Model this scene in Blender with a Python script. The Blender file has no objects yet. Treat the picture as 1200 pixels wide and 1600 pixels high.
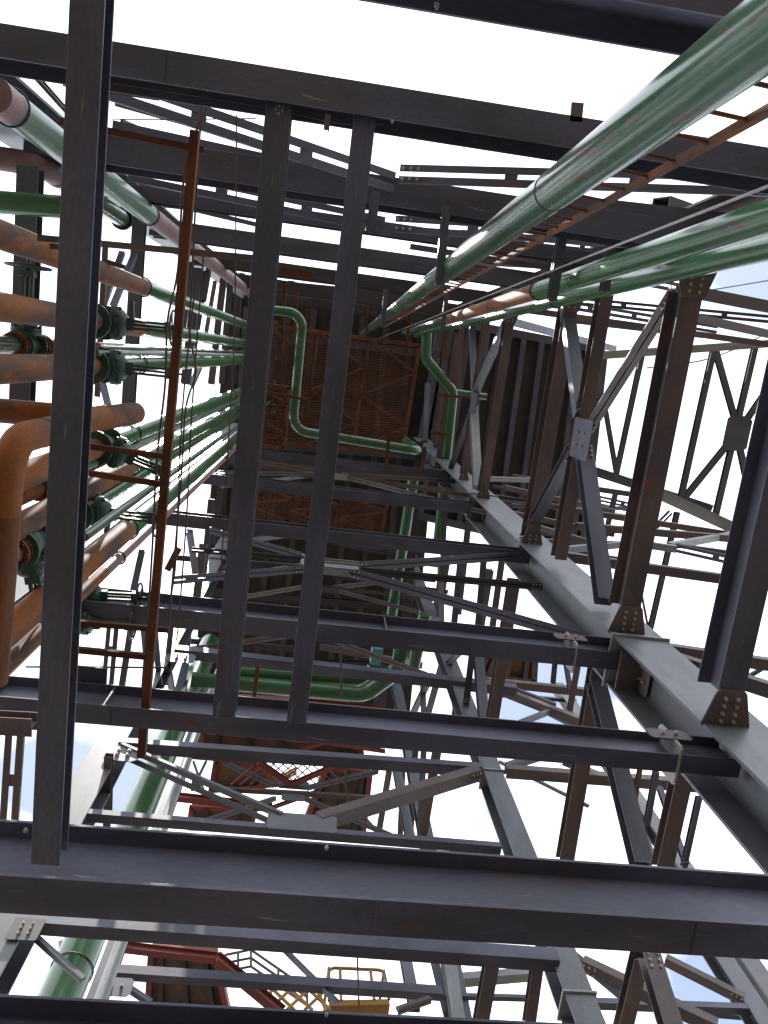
import bpy, bmesh, math, random
from mathutils import Vector, Matrix
random.seed(7)
S = bpy.context.scene
COL = S.collection
rad = math.radians

# ------------------------------------------------------------------ camera
EYE = 1.6
F = 1194.3                      # focal length in pixels of the 1200 x 1600 photograph
AX = Vector((0.9898258, -0.11033108, -0.08984402))
AY = Vector((-0.12573532, -0.97382373, -0.189362))
AZ = Vector((-0.06659972, 0.19873196, -0.97778836))
cd = bpy.data.cameras.new("camera"); cam = bpy.data.objects.new("camera", cd); COL.objects.link(cam)
cam.matrix_world = Matrix((AX.to_4d(), AY.to_4d(), AZ.to_4d(), Vector((0, 0, 0, 1))))
m = Matrix.Identity(4)
for i, a in enumerate((AX, AY, AZ)):
    for j in range(3): m[i][j] = a[j]
m[0][3], m[1][3], m[2][3] = 0, 0, EYE
cam.matrix_world = m
cd.sensor_fit = 'VERTICAL'; cd.sensor_height = 32.0; cd.lens = F / 1600 * 32.0
cd.clip_start = 0.05; cd.clip_end = 3000
S.camera = cam

# ------------------------------------------------------------------ light
def tan(u, v):
    d = Vector((u - 600, 800 - v, -F))
    w = (d.dot(AX), d.dot(AY), d.dot(AZ))
    return w[0] / w[2], w[1] / w[2]
sx, sy = tan(345, 368)
SUN = Vector((sx, sy, 1)).normalized()
ELEV = math.asin(SUN.z); AZI = math.atan2(SUN.x, SUN.y)
w = bpy.data.worlds.new("World"); S.world = w; w.use_nodes = True
nt = w.node_tree; nt.nodes.clear(); N = nt.nodes.new; L = nt.links.new
out = N("ShaderNodeOutputWorld"); bg = N("ShaderNodeBackground"); sky = N("ShaderNodeTexSky")
sky.sky_type = 'NISHITA'; sky.sun_disc = False; sky.sun_elevation = ELEV; sky.sun_rotation = AZI
sky.air_density = 1.0; sky.dust_density = 1.5
tc = N("ShaderNodeTexCoord"); no = N("ShaderNodeTexNoise"); no.inputs["Scale"].default_value = 3.1
no.inputs["Detail"].default_value = 7; no.inputs["Roughness"].default_value = 0.55
mp = N("ShaderNodeMapping"); mp.inputs["Location"].default_value = (0.35, 0.1, 0.2)
cr = N("ShaderNodeValToRGB"); cr.color_ramp.elements[0].color = (.16, .16, .16, 1); cr.color_ramp.elements[0].position = 0.16; cr.color_ramp.elements[1].position = 0.36
mx = N("ShaderNodeMix"); mx.data_type = 'RGBA'
mx.inputs[7].default_value = (9.5, 10.0, 11.0, 1)
L(tc.outputs["Generated"], mp.inputs[0]); L(mp.outputs[0], no.inputs["Vector"]); 
acc = no.outputs["Fac"]      # thin places in the cloud, each at its own bearing in the sky
for u_, v_, r_, k_ in ((1165, 430, .14, .40), (170, 1220, .13, .42), (800, 1085, .12, .40), (1030, 1600, .14, .32), (1010, 560, .07, .22), (780, 1270, .07, .28), (930, 1050, .12, .38), (1190, 1580, .12, .32), (20, 1200, .10, .38), (1100, 570, .05, .2)):
    a_, b_ = tan(u_, v_); D_ = Vector((a_, b_, 1)).normalized()
    ds = N("ShaderNodeVectorMath"); ds.operation = 'DISTANCE'; ds.inputs[1].default_value = D_; L(tc.outputs["Generated"], ds.inputs[0])
    mr = N("ShaderNodeMapRange"); mr.interpolation_type = 'SMOOTHSTEP'; mr.inputs[1].default_value = 0; mr.inputs[2].default_value = r_; mr.inputs[3].default_value = k_; mr.inputs[4].default_value = 0
    L(ds.outputs["Value"], mr.inputs[0]); sb = N("ShaderNodeMath"); sb.operation = 'SUBTRACT'; L(acc, sb.inputs[0]); L(mr.outputs[0], sb.inputs[1]); acc = sb.outputs[0]
L(acc, cr.inputs[0])
L(cr.outputs[0], mx.inputs[0]); L(sky.outputs[0], mx.inputs[6]); L(mx.outputs[2], bg.inputs[0]); L(bg.outputs[0], out.inputs[0])
bg.inputs[1].default_value = 0.11
sd = bpy.data.lights.new("sun", 'SUN'); sd.energy = 4.0; sd.angle = rad(0.5); sd.color = (1, 0.95, 0.88)
so = bpy.data.objects.new("sun", sd); COL.objects.link(so); so.location = (0, 0, 60)
so.rotation_euler = SUN.to_track_quat('Z', 'Y').to_euler()
S.view_settings.view_transform = 'Standard'; S.view_settings.look = 'None'
S.view_settings.exposure = 1.0; S.view_settings.gamma = 1; S.view_settings.use_curve_mapping = False
S.cycles.max_bounces = 6; S.cycles.diffuse_bounces = 4; S.cycles.glossy_bounces = 3

# ------------------------------------------------------------------ materials
def mat(name, c1, c2, rust=(0.22, 0.085, 0.035), cover=0.62, rough=0.5, metal=0.0, scale=2.0, stretch=(0.35, 1, 1), edge=0.05, bump=0.15, spec=0.5, dust=.45, dustc=(.105, .078, .058), scuff=.5):
    """two-tone paint with rust blotches, run-off streaks and light bump; cover: noise level above which rust shows"""
    M = bpy.data.materials.new(name); M.use_nodes = True; t = M.node_tree; n = t.nodes.new; l = t.links.new
    b = t.nodes["Principled BSDF"]
    tc = n("ShaderNodeTexCoord"); oi = n("ShaderNodeObjectInfo"); sc = n("ShaderNodeVectorMath"); sc.operation = 'MULTIPLY_ADD'
    cb = n("ShaderNodeCombineXYZ"); mu = n("ShaderNodeMath"); mu.operation = 'MULTIPLY'; mu.inputs[1].default_value = 47.0
    l(oi.outputs["Random"], mu.inputs[0]); l(mu.outputs[0], cb.inputs[0]); l(mu.outputs[0], cb.inputs[1])
    l(tc.outputs["Object"], sc.inputs[0]); sc.inputs[1].default_value = stretch; l(cb.outputs[0], sc.inputs[2])
    n1 = n("ShaderNodeTexNoise"); n1.inputs["Scale"].default_value = scale; n1.inputs["Detail"].default_value = 5
    n2 = n("ShaderNodeTexNoise"); n2.inputs["Scale"].default_value = scale * 3.1; n2.inputs["Detail"].default_value = 9; n2.inputs["Roughness"].default_value = 0.65
    n3 = n("ShaderNodeTexNoise"); n3.inputs["Scale"].default_value = 60; n3.inputs["Detail"].default_value = 3
    for q in (n1, n2, n3): l(sc.outputs[0], q.inputs["Vector"])
    r1 = n("ShaderNodeValToRGB"); r1.color_ramp.elements[0].position = 0.42; r1.color_ramp.elements[1].position = 0.58
    r1.color_ramp.elements[0].color = (*c1, 1); r1.color_ramp.elements[1].color = (*c2, 1)
    l(n1.outputs["Fac"], r1.inputs[0])
    r2 = n("ShaderNodeValToRGB"); r2.color_ramp.elements[0].position = cover; r2.color_ramp.elements[1].position = min(1, cover + edge)
    l(n2.outputs["Fac"], r2.inputs[0])
    mxx = n("ShaderNodeMix"); mxx.data_type = 'RGBA'; mxx.inputs[7].default_value = (*rust, 1)
    l(r2.outputs[0], mxx.inputs[0]); l(r1.outputs[0], mxx.inputs[6])
    v = n("ShaderNodeMix"); v.data_type = 'RGBA'; v.blend_type = 'MULTIPLY'; v.inputs[0].default_value = 0.5
    r3 = n("ShaderNodeValToRGB"); r3.color_ramp.elements[0].color = (0.55, 0.55, 0.55, 1); r3.color_ramp.elements[0].position = 0.3; r3.color_ramp.elements[1].position = 0.6
    l(n3.outputs["Fac"], r3.inputs[0]); l(mxx.outputs[2], v.inputs[6]); l(r3.outputs[0], v.inputs[7])
    # dust patches and thin scuffs along the member
    nd_ = n("ShaderNodeTexNoise"); nd_.inputs["Scale"].default_value = scale * .9; nd_.inputs["Detail"].default_value = 8; nd_.inputs["Roughness"].default_value = .7
    l(sc.outputs[0], nd_.inputs["Vector"])
    rd = n("ShaderNodeValToRGB"); rd.color_ramp.elements[0].position = .48; rd.color_ramp.elements[1].position = .68; rd.color_ramp.elements[1].color = (dust, dust, dust, 1)
    l(nd_.outputs["Fac"], rd.inputs[0])
    md = n("ShaderNodeMix"); md.data_type = 'RGBA'; md.inputs[7].default_value = (*dustc, 1); l(rd.outputs[0], md.inputs[0]); l(v.outputs[2], md.inputs[6])
    sm = n("ShaderNodeVectorMath"); sm.operation = 'MULTIPLY'; sm.inputs[1].default_value = (3.0, 34, 34); l(tc.outputs["Object"], sm.inputs[0])
    ns = n("ShaderNodeTexNoise"); ns.inputs["Scale"].default_value = 1; ns.inputs["Detail"].default_value = 4; ns.inputs["Distortion"].default_value = .6; l(sm.outputs[0], ns.inputs["Vector"])
    rs = n("ShaderNodeValToRGB"); rs.color_ramp.elements[0].position = .70; rs.color_ramp.elements[1].position = .74; rs.color_ramp.elements[1].color = (scuff, scuff, scuff, 1); l(ns.outputs["Fac"], rs.inputs[0])
    ms = n("ShaderNodeMix"); ms.data_type = 'RGBA'; ms.inputs[7].default_value = (.30, .27, .24, 1); l(rs.outputs[0], ms.inputs[0]); l(md.outputs[2], ms.inputs[6])
    l(ms.outputs[2], b.inputs["Base Color"])
    rr = n("ShaderNodeMapRange"); rr.inputs[3].default_value = rough - 0.06; rr.inputs[4].default_value = min(1, rough + 0.18)
    l(n2.outputs["Fac"], rr.inputs[0]); l(rr.outputs[0], b.inputs["Roughness"])
    b.inputs["Metallic"].default_value = metal; b.inputs["Specular IOR Level"].default_value = spec
    bp = n("ShaderNodeBump"); bp.inputs["Strength"].default_value = bump; bp.inputs["Distance"].default_value = 0.01
    l(n2.outputs["Fac"], bp.inputs["Height"]); l(bp.outputs[0], b.inputs["Normal"])
    return M
MT = {
 'steel': mat('primed_steel', (0.10, 0.104, 0.15), (0.060, 0.063, 0.090), (0.13, 0.06, 0.035), 0.63, 0.40, edge=0.06, dust=.3),
 'brown': mat('brown_steel', (0.15, 0.112, 0.10), (0.088, 0.074, 0.08), (0.17, 0.085, 0.045), 0.58, 0.5),
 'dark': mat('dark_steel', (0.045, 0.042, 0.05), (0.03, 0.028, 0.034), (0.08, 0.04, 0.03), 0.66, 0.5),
 'blue': mat('blue_grey_steel', (0.10, 0.115, 0.14), (0.07, 0.08, 0.10), (0.12, 0.07, 0.05), 0.70, 0.4),
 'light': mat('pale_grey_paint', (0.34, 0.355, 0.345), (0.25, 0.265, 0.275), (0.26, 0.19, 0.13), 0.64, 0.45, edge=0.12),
 'grey': mat('mid_grey_paint', (0.135, 0.148, 0.162), (0.09, 0.101, 0.115), (0.20, 0.14, 0.10), 0.66, 0.38, edge=0.12),
 'orange': mat('orange_rust', (0.17, 0.062, 0.024), (0.09, 0.038, 0.02), (0.11, 0.05, 0.03), 0.56, 0.75, edge=0.15, bump=0.15, scale=4, spec=0.2),
 'rust': mat('rusty_pipe', (0.24, 0.085, 0.022), (0.085, 0.055, 0.042), (0.30, 0.09, 0.02), 0.52, 0.6, edge=0.15, bump=0.15, scale=3, spec=0.15),
 'green': mat('green_gloss_paint', (0.03, 0.115, 0.04), (0.05, 0.15, 0.06), (0.10, 0.06, 0.045), 0.60, 0.16, edge=0.015, stretch=(0.25, 1.6, 1.6), bump=0.02),
 'green_worn': mat('worn_green_paint', (0.03, 0.10, 0.045), (0.085, 0.15, 0.10), (0.12, 0.08, 0.06), 0.575, 0.15, edge=0.01, stretch=(0.3, 2, 2), bump=0.02, scale=3.2),
 'green_pale': mat('pale_green_paint', (0.15, 0.21, 0.165), (0.09, 0.165, 0.11), (0.22, 0.15, 0.10), 0.66, 0.3, edge=0.04, bump=0.04),
 'pink': mat('pink_primer', (0.26, 0.165, 0.155), (0.21, 0.13, 0.125), (0.28, 0.14, 0.08), 0.66, 0.5, edge=0.1, bump=0.04, spec=0.25),
 'valve': mat('valve_green', (0.028, 0.085, 0.055), (0.02, 0.06, 0.042), (0.06, 0.04, 0.03), 0.64, 0.4),
 'black': mat('black_iron', (0.022, 0.022, 0.026), (0.015, 0.015, 0.018), (0.06, 0.03, 0.02), 0.62, 0.5),
 'bolt': mat('zinc_bolt', (0.55, 0.50, 0.42), (0.42, 0.37, 0.30), (0.3, 0.2, 0.12), 0.6, 0.35, metal=0.4),
 'red': mat('red_oxide', (0.36, 0.085, 0.06), (0.22, 0.06, 0.045), (0.16, 0.07, 0.05), 0.62, 0.6, scale=1),
 'yellow': mat('yellow_paint', (0.45, 0.23, 0.03), (0.32, 0.17, 0.035), (0.25, 0.13, 0.05), 0.66, 0.5),
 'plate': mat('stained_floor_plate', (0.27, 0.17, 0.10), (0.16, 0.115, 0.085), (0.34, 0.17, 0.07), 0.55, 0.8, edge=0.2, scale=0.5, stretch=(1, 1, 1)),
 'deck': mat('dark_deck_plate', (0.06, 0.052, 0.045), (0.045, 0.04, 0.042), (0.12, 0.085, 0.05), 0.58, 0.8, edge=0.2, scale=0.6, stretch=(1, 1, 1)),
 'grate': mat('rusty_grating', (0.22, 0.085, 0.035), (0.13, 0.055, 0.032), (0.10, 0.05, 0.03), 0.55, 0.8, edge=0.15),
 'teal': mat('teal_paint', (0.10, 0.36, 0.42), (0.08, 0.30, 0.36), (0.2, 0.2, 0.1), 0.7, 0.5),
 'rope': mat('rope_fibre', (0.09, 0.06, 0.045), (0.06, 0.04, 0.03), (0.1, 0.05, 0.03), 0.6, 0.8),
 'wire': mat('galvanised_wire', (0.42, 0.41, 0.40), (0.32, 0.30, 0.30), (0.2, 0.12, 0.08), 0.6, 0.4, metal=0.3),
 'earth': mat('packed_earth', (0.085, 0.068, 0.054), (0.06, 0.05, 0.042), (0.05, 0.042, 0.035), 0.55, 0.9, edge=0.2, scale=0.3, stretch=(1, 1, 1)),
}

# ------------------------------------------------------------------ helpers
def P(u, v, pl):
    """the point where the sight line of photo pixel (u, v) meets a plane of the building grid"""
    a, b = tan(u, v); k, c = pl
    t = c if k == 'z' else (c / b if k == 'y' else c / a)
    return Vector((a * t, b * t, t + EYE))
def depth(p): return -(Vector((p.x, p.y, p.z - EYE)).dot(Vector((-AX[2] * 0 + 0, 0, 0)))) if False else abs(p.x * m[0][2] + p.y * m[1][2] + (p.z - EYE) * m[2][2])
def rot(bm_geo, M_): pass
def add_prism(bm, poly, x0, x1):
    a = [bm.verts.new((x0, y, z)) for y, z in poly]; b = [bm.verts.new((x1, y, z)) for y, z in poly]
    bm.faces.new(a[::-1]); bm.faces.new(b)
    n = len(a)
    for i in range(n): bm.faces.new((a[i], a[(i + 1) % n], b[(i + 1) % n], b[i]))
def add_box(bm, x0, x1, y0, y1, z0, z1): add_prism(bm, [(y0, z0), (y1, z0), (y1, z1), (y0, z1)], x0, x1)
def basis(x, up):
    x = x.normalized(); up = Vector(up)
    if abs(x.dot(up.normalized())) > 0.98: up = Vector((0, 1, 0))
    y = up.cross(x).normalized(); z = x.cross(y)
    return Matrix((x, y, z)).transposed().to_4x4()
def tag(o, label=None, cat=None, group=None, kind=None):
    if label: o['label'] = label
    if cat: o['category'] = cat
    if group: o['group'] = group
    if kind: o['kind'] = kind
    return o
def link(name, bm, material, mw=None, parent=None, smooth=False, bevel=0):
    bmesh.ops.recalc_face_normals(bm, faces=bm.faces)
    me = bpy.data.meshes.new(name); bm.to_mesh(me); bm.free()
    if smooth:
        for p in me.polygons: p.use_smooth = True
    me.materials.append(MT[material])
    o = bpy.data.objects.new(name, me); COL.objects.link(o)
    if mw is not None: o.matrix_world = mw
    if parent:
        o.parent = parent; o.matrix_parent_inverse = parent.matrix_basis.inverted()
    if smooth: 
        md = o.modifiers.new("es", 'EDGE_SPLIT'); md.split_angle = rad(40)
    if bevel:
        md = o.modifiers.new("bv", 'BEVEL'); md.width = bevel; md.segments = 2; md.limit_method = 'ANGLE'
    return o
def empty(name, loc):
    o = bpy.data.objects.new(name, None); COL.objects.link(o); o.location = loc; o.empty_display_size = 0.1
    o.matrix_basis = Matrix.Translation(loc); return o
def prof(kind, w, d, t=None):
    """cross-section polygons in (side, up), centred"""
    t = t or max(0.008, 0.055 * w); h = w / 2; e = d / 2; tw = t * 0.7 / 2
    if kind == 'I': return [[(-h, -e), (h, -e), (h, -e + t), (tw, -e + t), (tw, e - t), (h, e - t), (h, e), (-h, e), (-h, e - t), (-tw, e - t), (-tw, -e + t), (-h, -e + t)]]
    if kind == 'C': return [[(-h, -e), (h, -e), (h, -e + t), (-h + t, -e + t), (-h + t, e - t), (h, e - t), (h, e), (-h, e)]]
    if kind == 'Cr': return [[(y * -1, z) for y, z in prof('C', w, d, t)[0]][::-1]]
    if kind == 'L': return [[(-h, -e), (h, -e), (h, -e + t), (-h + t, -e + t), (-h + t, e), (-h, e)]]
    if kind == 'LL':
        g = w * 0.06; a = h - g
        r = [(g, -e), (h, -e), (h, -e + t), (g + t, -e + t), (g + t, e), (g, e)]
        return [r, [(-y, z) for y, z in r][::-1]]
    if kind == 'H2':   # two members side by side with a slot between
        a = w * 0.38
        r = [(h - a, -e), (h, -e), (h, e), (h - t, e), (h - t, -e + t), (h - a, -e + t)]
        return [r, [(-y, z) for y, z in r][::-1]]
    return [[(-h, -e), (h, -e), (h, e), (-h, e)]]
def bolts(parent, mw, pts, r=0.017, mesh_cache={}):
    key = round(r, 4)
    if key not in mesh_cache:
        bm = bmesh.new()
        bmesh.ops.create_cone(bm, cap_ends=True, segments=6, radius1=r, radius2=r * 0.96, depth=r * 1.1, matrix=Matrix.Translation((0, 0, r * 0.55)))
        bmesh.ops.create_cone(bm, cap_ends=True, segments=10, radius1=r * .55, radius2=r * .5, depth=r * 1.0, matrix=Matrix.Translation((0, 0, r * 1.4)))
        me = bpy.data.meshes.new('bolt'); bm.to_mesh(me); bm.free(); me.materials.append(MT['bolt']); mesh_cache[key] = me
    for x, y, z in pts:
        o = bpy.data.objects.new('bolt', mesh_cache[key]); COL.objects.link(o)
        o.matrix_world = mw @ Matrix.Translation((x, y, z)); o.parent = parent; o.matrix_parent_inverse = parent.matrix_basis.inverted()
def member(label, p, q, kind='I', w=0.15, d=None, mt='steel', name='steel_beam', cat='beam', up=(0, 0, 1), lift=True, group=None, bevel=0, holes=None, ends=None, t=None):
    """one rolled-steel member from p to q; lift: p and q lie on the bottom face, else on the axis"""
    d = d or w; x = q - p; Ln = x.length
    mw = Matrix.Translation(p) @ basis(x, up)
    bm = bmesh.new()
    off = d / 2 if lift else 0
    for pg in prof(kind, w, d, t): add_prism(bm, [(y, z + off) for y, z in pg], 0, Ln)
    if kind in ('LL', 'H2'):
        k = max(2, int(Ln / (w * 5)))
        g = w * 0.058 if kind == 'LL' else w * 0.5
        for i in range(1, k):
            c = Ln * i / k
            add_box(bm, c - w * .35, c + w * .35, -g, g, -d / 2 + off + (0.004 if kind == 'H2' else d * .2), (-d / 2 + off + .016) if kind == 'H2' else (d / 2 + off - d * .1))
    o = link(name, bm, mt, mw, bevel=bevel)
    o.matrix_basis = mw
    tag(o, label, cat, group)
    o['_L'] = Ln
    if ends:
        for e in ends:     # bolted ends: rows of bolts near the end on the underside
            c = 0.04 if e == 0 else Ln - 0.04
            s = 1 if e == 0 else -1
            fl = mw @ Matrix.Rotation(math.pi, 4, 'X')
            rr = min(0.02, w * 0.11)
            bolts(o, fl, [(c + s * i * rr * 4.2, yy * w * 0.27, -off + d / 2) for i in range(3) for yy in (-1, 1)], rr)
    return o
def gusset(parent, c, sx_, sz_, nrm, t=0.012, mt='blue', name='gusset_plate', cut=0.25, nb=(0, 0), up=(0, 0, 1), r=0.018, taper=0):
    """octagonal plate centred at c with bolts on the face towards the viewer"""
    n = Vector(nrm).normalized(); upv = Vector(up); x = upv.cross(n).normalized(); z = n.cross(x)
    mw = Matrix.Translation(c) @ Matrix((x, z, n)).transposed().to_4x4()
    bm = bmesh.new(); a, b = sx_ / 2, sz_ / 2; k = cut * min(a, b) * 1.3
    pts = [(-a + k, -b), (a - k, -b), (a, -b + k), (a, b - k), (a - k, b), (-a + k, b), (-a, b - k), (-a, -b + k)]
    if taper: pts = [(x_ * (1 + taper * y_ / b), y_) for x_, y_ in pts]
    v0 = [bm.verts.new((x_, y_, -t / 2)) for x_, y_ in pts]; v1 = [bm.verts.new((x_, y_, t / 2)) for x_, y_ in pts]
    bm.faces.new(v0[::-1]); bm.faces.new(v1)
    for i in range(8): bm.faces.new((v0[i], v0[(i + 1) % 8], v1[(i + 1) % 8], v1[i]))
    o = link(name, bm, mt, mw, parent)
    if nb[0]:
        bp = [((i - (nb[0] - 1) / 2) * sx_ / (nb[0] + 1.2), (j - (nb[1] - 1) / 2) * sz_ / (nb[1] + 1.2), t / 2) for i in range(nb[0]) for j in range(nb[1])]
        bolts(parent, mw, bp, r)
    return o
def M(label, u1, v1, u2, v2, pl, kind='LL', px=12, dk=0.8, mt='steel', name='brace', cat='brace', **kw):
    p, q = P(u1, v1, pl), P(u2, v2, pl)
    w = px * depth((p + q) / 2) / F
    kw.setdefault('lift', False)
    if kind == 'H2': dk = .22
    return member(label, p, q, kind, w, w * dk, mt, name, cat, **kw)

def fillet(pts, R, n=8):
    out = [pts[0]]
    for i in range(1, len(pts) - 1):
        a, b, c = pts[i - 1], pts[i], pts[i + 1]
        d1 = (a - b).normalized(); d2 = (c - b).normalized()
        ang = d1.angle(d2)
        if ang > 3.0: out.append(b); continue
        tl = min(R / math.tan(ang / 2), (a - b).length * .49, (c - b).length * .49); r = tl * math.tan(ang / 2)
        cen = b + (d1 + d2).normalized() * (r / math.sin(ang / 2))
        s, e = b + d1 * tl - cen, b + d2 * tl - cen
        for k in range(n + 1):
            out.append(cen + s.slerp(e, k / n) if False else cen + (s * math.sin((1 - k / n) * (math.pi - ang)) + e * math.sin(k / n * (math.pi - ang))) / math.sin(math.pi - ang))
    out.append(pts[-1]); return out
def tube_bm(bm, pts, r, seg=20, cap=True):
    n = len(pts); rings = []
    t0 = (pts[1] - pts[0]).normalized(); ref = Vector((0, 0, 1)) if abs(t0.z) < .9 else Vector((1, 0, 0))
    nv = t0.cross(ref).normalized()
    for i, p in enumerate(pts):
        t = (pts[min(i + 1, n - 1)] - pts[max(i - 1, 0)]).normalized()
        nv = (nv - t * nv.dot(t)).normalized(); b = t.cross(nv)
        rings.append([bm.verts.new(p + (nv * math.cos(a) + b * math.sin(a)) * r) for a in [2 * math.pi * k / seg for k in range(seg)]])
    for a, b in zip(rings, rings[1:]):
        for k in range(seg): bm.faces.new((a[k], a[(k + 1) % seg], b[(k + 1) % seg], b[k]))
    if cap: bm.faces.new(rings[0][::-1]); bm.faces.new(rings[-1])
def tube(name, pts, r, mt, parent=None, seg=20, R=None):
    pts = [Vector(p) for p in pts]; o0 = pts[0].copy()
    if R: pts = fillet(pts, R)
    d = (pts[-1] - pts[0])
    B = basis(d, (0, 0, 1)) if d.length > 0 else Matrix.Identity(4)
    mw = Matrix.Translation(o0) @ B; inv = mw.inverted()
    bm = bmesh.new(); tube_bm(bm, [inv @ p for p in pts], r, seg)
    return link(name, bm, mt, mw, parent, smooth=True)

def vline(u, v, wpx, dia):
    """horizontal position of an upright pipe whose axis passes pixel (u, v) and which is wpx wide there"""
    a, b = tan(u, v); rho = math.hypot(a, b)
    a2, b2 = tan(u + 1, v)
    dz = math.hypot(u - 518.6, v - 557.3)
    R = dia * dz / wpx
    return a / rho * R, b / rho * R, R
def h_at(R, u, v):
    a, b = tan(u, v); return R / math.hypot(a, b)
def riser(label, u, v, wpx, dia, runs, rings=(), group=None, couplings=(), name='riser_pipe', seg=24, **k):
    """upright pipe: runs = [(material, pixel_near, pixel_far), ...] along its line"""
    x, y, R = vline(u, v, wpx, dia)
    hs = lambda p: (h_at(R, *p) if isinstance(p, tuple) else p) + EYE
    base = Vector((x, y, hs(runs[0][1]))); e = empty(name, base); tag(e, label, 'pipe', group)
    for mt, a, b in runs: tube('pipe_section', [(x, y, hs(a)), (x, y, hs(b))], dia / 2, mt, e, seg)
    for p in rings:
        z = hs(p); bm = bmesh.new(); pts = [Vector((math.cos(t) * (dia / 2 + .012), math.sin(t) * (dia / 2 + .012), 0)) for t in [2 * math.pi * i / 24 for i in range(25)]]
        tube_bm(bm, pts, 0.009, 6, False)
        link('pipe_clamp', bm, 'black', Matrix.Translation((x, y, z)), e, smooth=True)
    for p in couplings:
        flange(e, (x, y, hs(p)), (0, 0, 1), dia / 2, 'rust')
    return e, x, y, R
def disc(bm, c, ax, r, t, seg=28):
    bmesh.ops.create_cone(bm, cap_ends=True, segments=seg, radius1=r, radius2=r, depth=t, matrix=Matrix.Translation(c) @ Vector(ax).to_track_quat('Z', 'Y').to_matrix().to_4x4())
def flange(parent, c, ax, r, mt, gap=0.03):
    ax = Vector(ax).normalized(); c = Vector(c)
    for s in (-1, 1):
        bm = bmesh.new(); disc(bm, ax * s * gap, ax, r * 1.55, 0.028)
        link('flange', bm, mt, Matrix.Translation(c), parent, bevel=0.004)
    q = ax.to_track_quat('Z', 'Y').to_matrix()
    for i in range(8):
        a = i * math.pi / 4; bm = bmesh.new()
        disc(bm, (0, 0, 0), ax, 0.012, gap * 2 + .08, 6)
        link('bolt', bm, 'black', Matrix.Translation(c + q @ Vector((math.cos(a) * r * 1.3, math.sin(a) * r * 1.3, 0))), parent)

# ------------------------------------------------------------------ setting
bm = bmesh.new(); bmesh.ops.create_grid(bm, x_segments=2, y_segments=2, size=1500)
g = link('ground', bm, 'earth'); g['kind'] = 'structure'

R0, R1, R2, R3 = ('y', -1.55), ('y', 2.87), ('y', 7.0), ('y', 11.3)
EW, WW = ('x', 3.6), ('x', -2.85)
Z = lambda h: ('z', h)
LV = dict(a=3.5, b=5.25, c=7.8, d=12.2, e=16.3, f=21.5)

# ------------------------------------------------------------------ columns
def column(label, x, y, h0, h1, w, d, mt='grey', splices=(), name='steel_column', group=None, t=None):
    p = Vector((x, y, h0 + EYE)); q = Vector((x, y, h1 + EYE))
    mw = Matrix.Translation(p) @ Matrix(((0, 1, 0), (0, 0, 1), (1, 0, 0))).to_4x4()
    # local x -> world z, local y -> world x, local z -> world y
    bm = bmesh.new()
    for pg in prof('I', w, d, t or 0.03): add_prism(bm, pg, 0, h1 - h0)
    o = link(name, bm, mt, mw, bevel=0.004); o.matrix_basis = mw; tag(o, label, 'column', group)
    for s in splices:
        for k, dz in ((0, 0.0),):
            b2 = bmesh.new(); add_box(b2, s - h0 - .015, s - h0 + .015, -w / 2 - .03, w / 2 + .03, -d / 2 - .03, d / 2 + .03)
            link('splice_plate', b2, 'light', mw, o)
    return o
C1 = column('big pale grey I-shaped column running down to the right edge', 3.7, 2.87, 1.0, 29, 0.60, 0.56, splices=(7.75, 16.6))
for hz, s in ((7.75, .26), (16.6, .3)):      # stiffener and bolted cleat between the flanges
    bm = bmesh.new(); add_box(bm, -.008, .008, 3.40, 3.68, 2.66, 3.10)
    o = link('stiffener', bm, 'brown', Matrix.Translation((0, 0, 0)) , C1); o.data.transform(Matrix.Identity(4))
    for vtx in o.data.vertices: vtx.co = (vtx.co[1], vtx.co[2], hz + EYE - s + vtx.co[0])
    gusset(C1, Vector((3.66, 2.87, hz + EYE - .26)), .42, .44, (-1, 0, 0), mt='brown', nb=(2, 4), r=.02, cut=.1)
C2 = column('grey column standing behind the long girders at lower middle', 3.75, 7.18, 0.5, 29, 0.36, 0.36, splices=(7.6, 12.6))
C3 = column('sunlit grey column at lower left with shadow bands on it', -3.05, 7.18, 0.5, 29, 0.50, 0.50, splices=())
C8 = column('pale flat column standing behind the green valve pipes', -2.95, 2.87, 0.5, 27, 0.40, 0.40)
C9 = column('grey column behind the upper left pipes', -3.05, -1.75, 0.5, 27, 0.40, 0.40)
C0 = column('dark column behind the pair of green pipes at upper right', 3.75, -1.75, 0.5, 29, 0.5, 0.5, mt='brown')
column('distant pale column at right between the lower brown struts', 10.0, 11.3, 0.5, 27, 0.40, 0.40)
column('pale column at the bottom right corner with bolted plate', 8.7, 10.4, 0.5, 15, 0.36, 0.36)
column('dim column among struts right of the red platforms', 3.9, 12.2, 0.5, 27, 0.34, 0.34, mt='blue')
column('dim column in the gap left of the red platforms', -3.0, 12.2, 0.5, 27, 0.34, 0.34, mt='blue')

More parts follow.
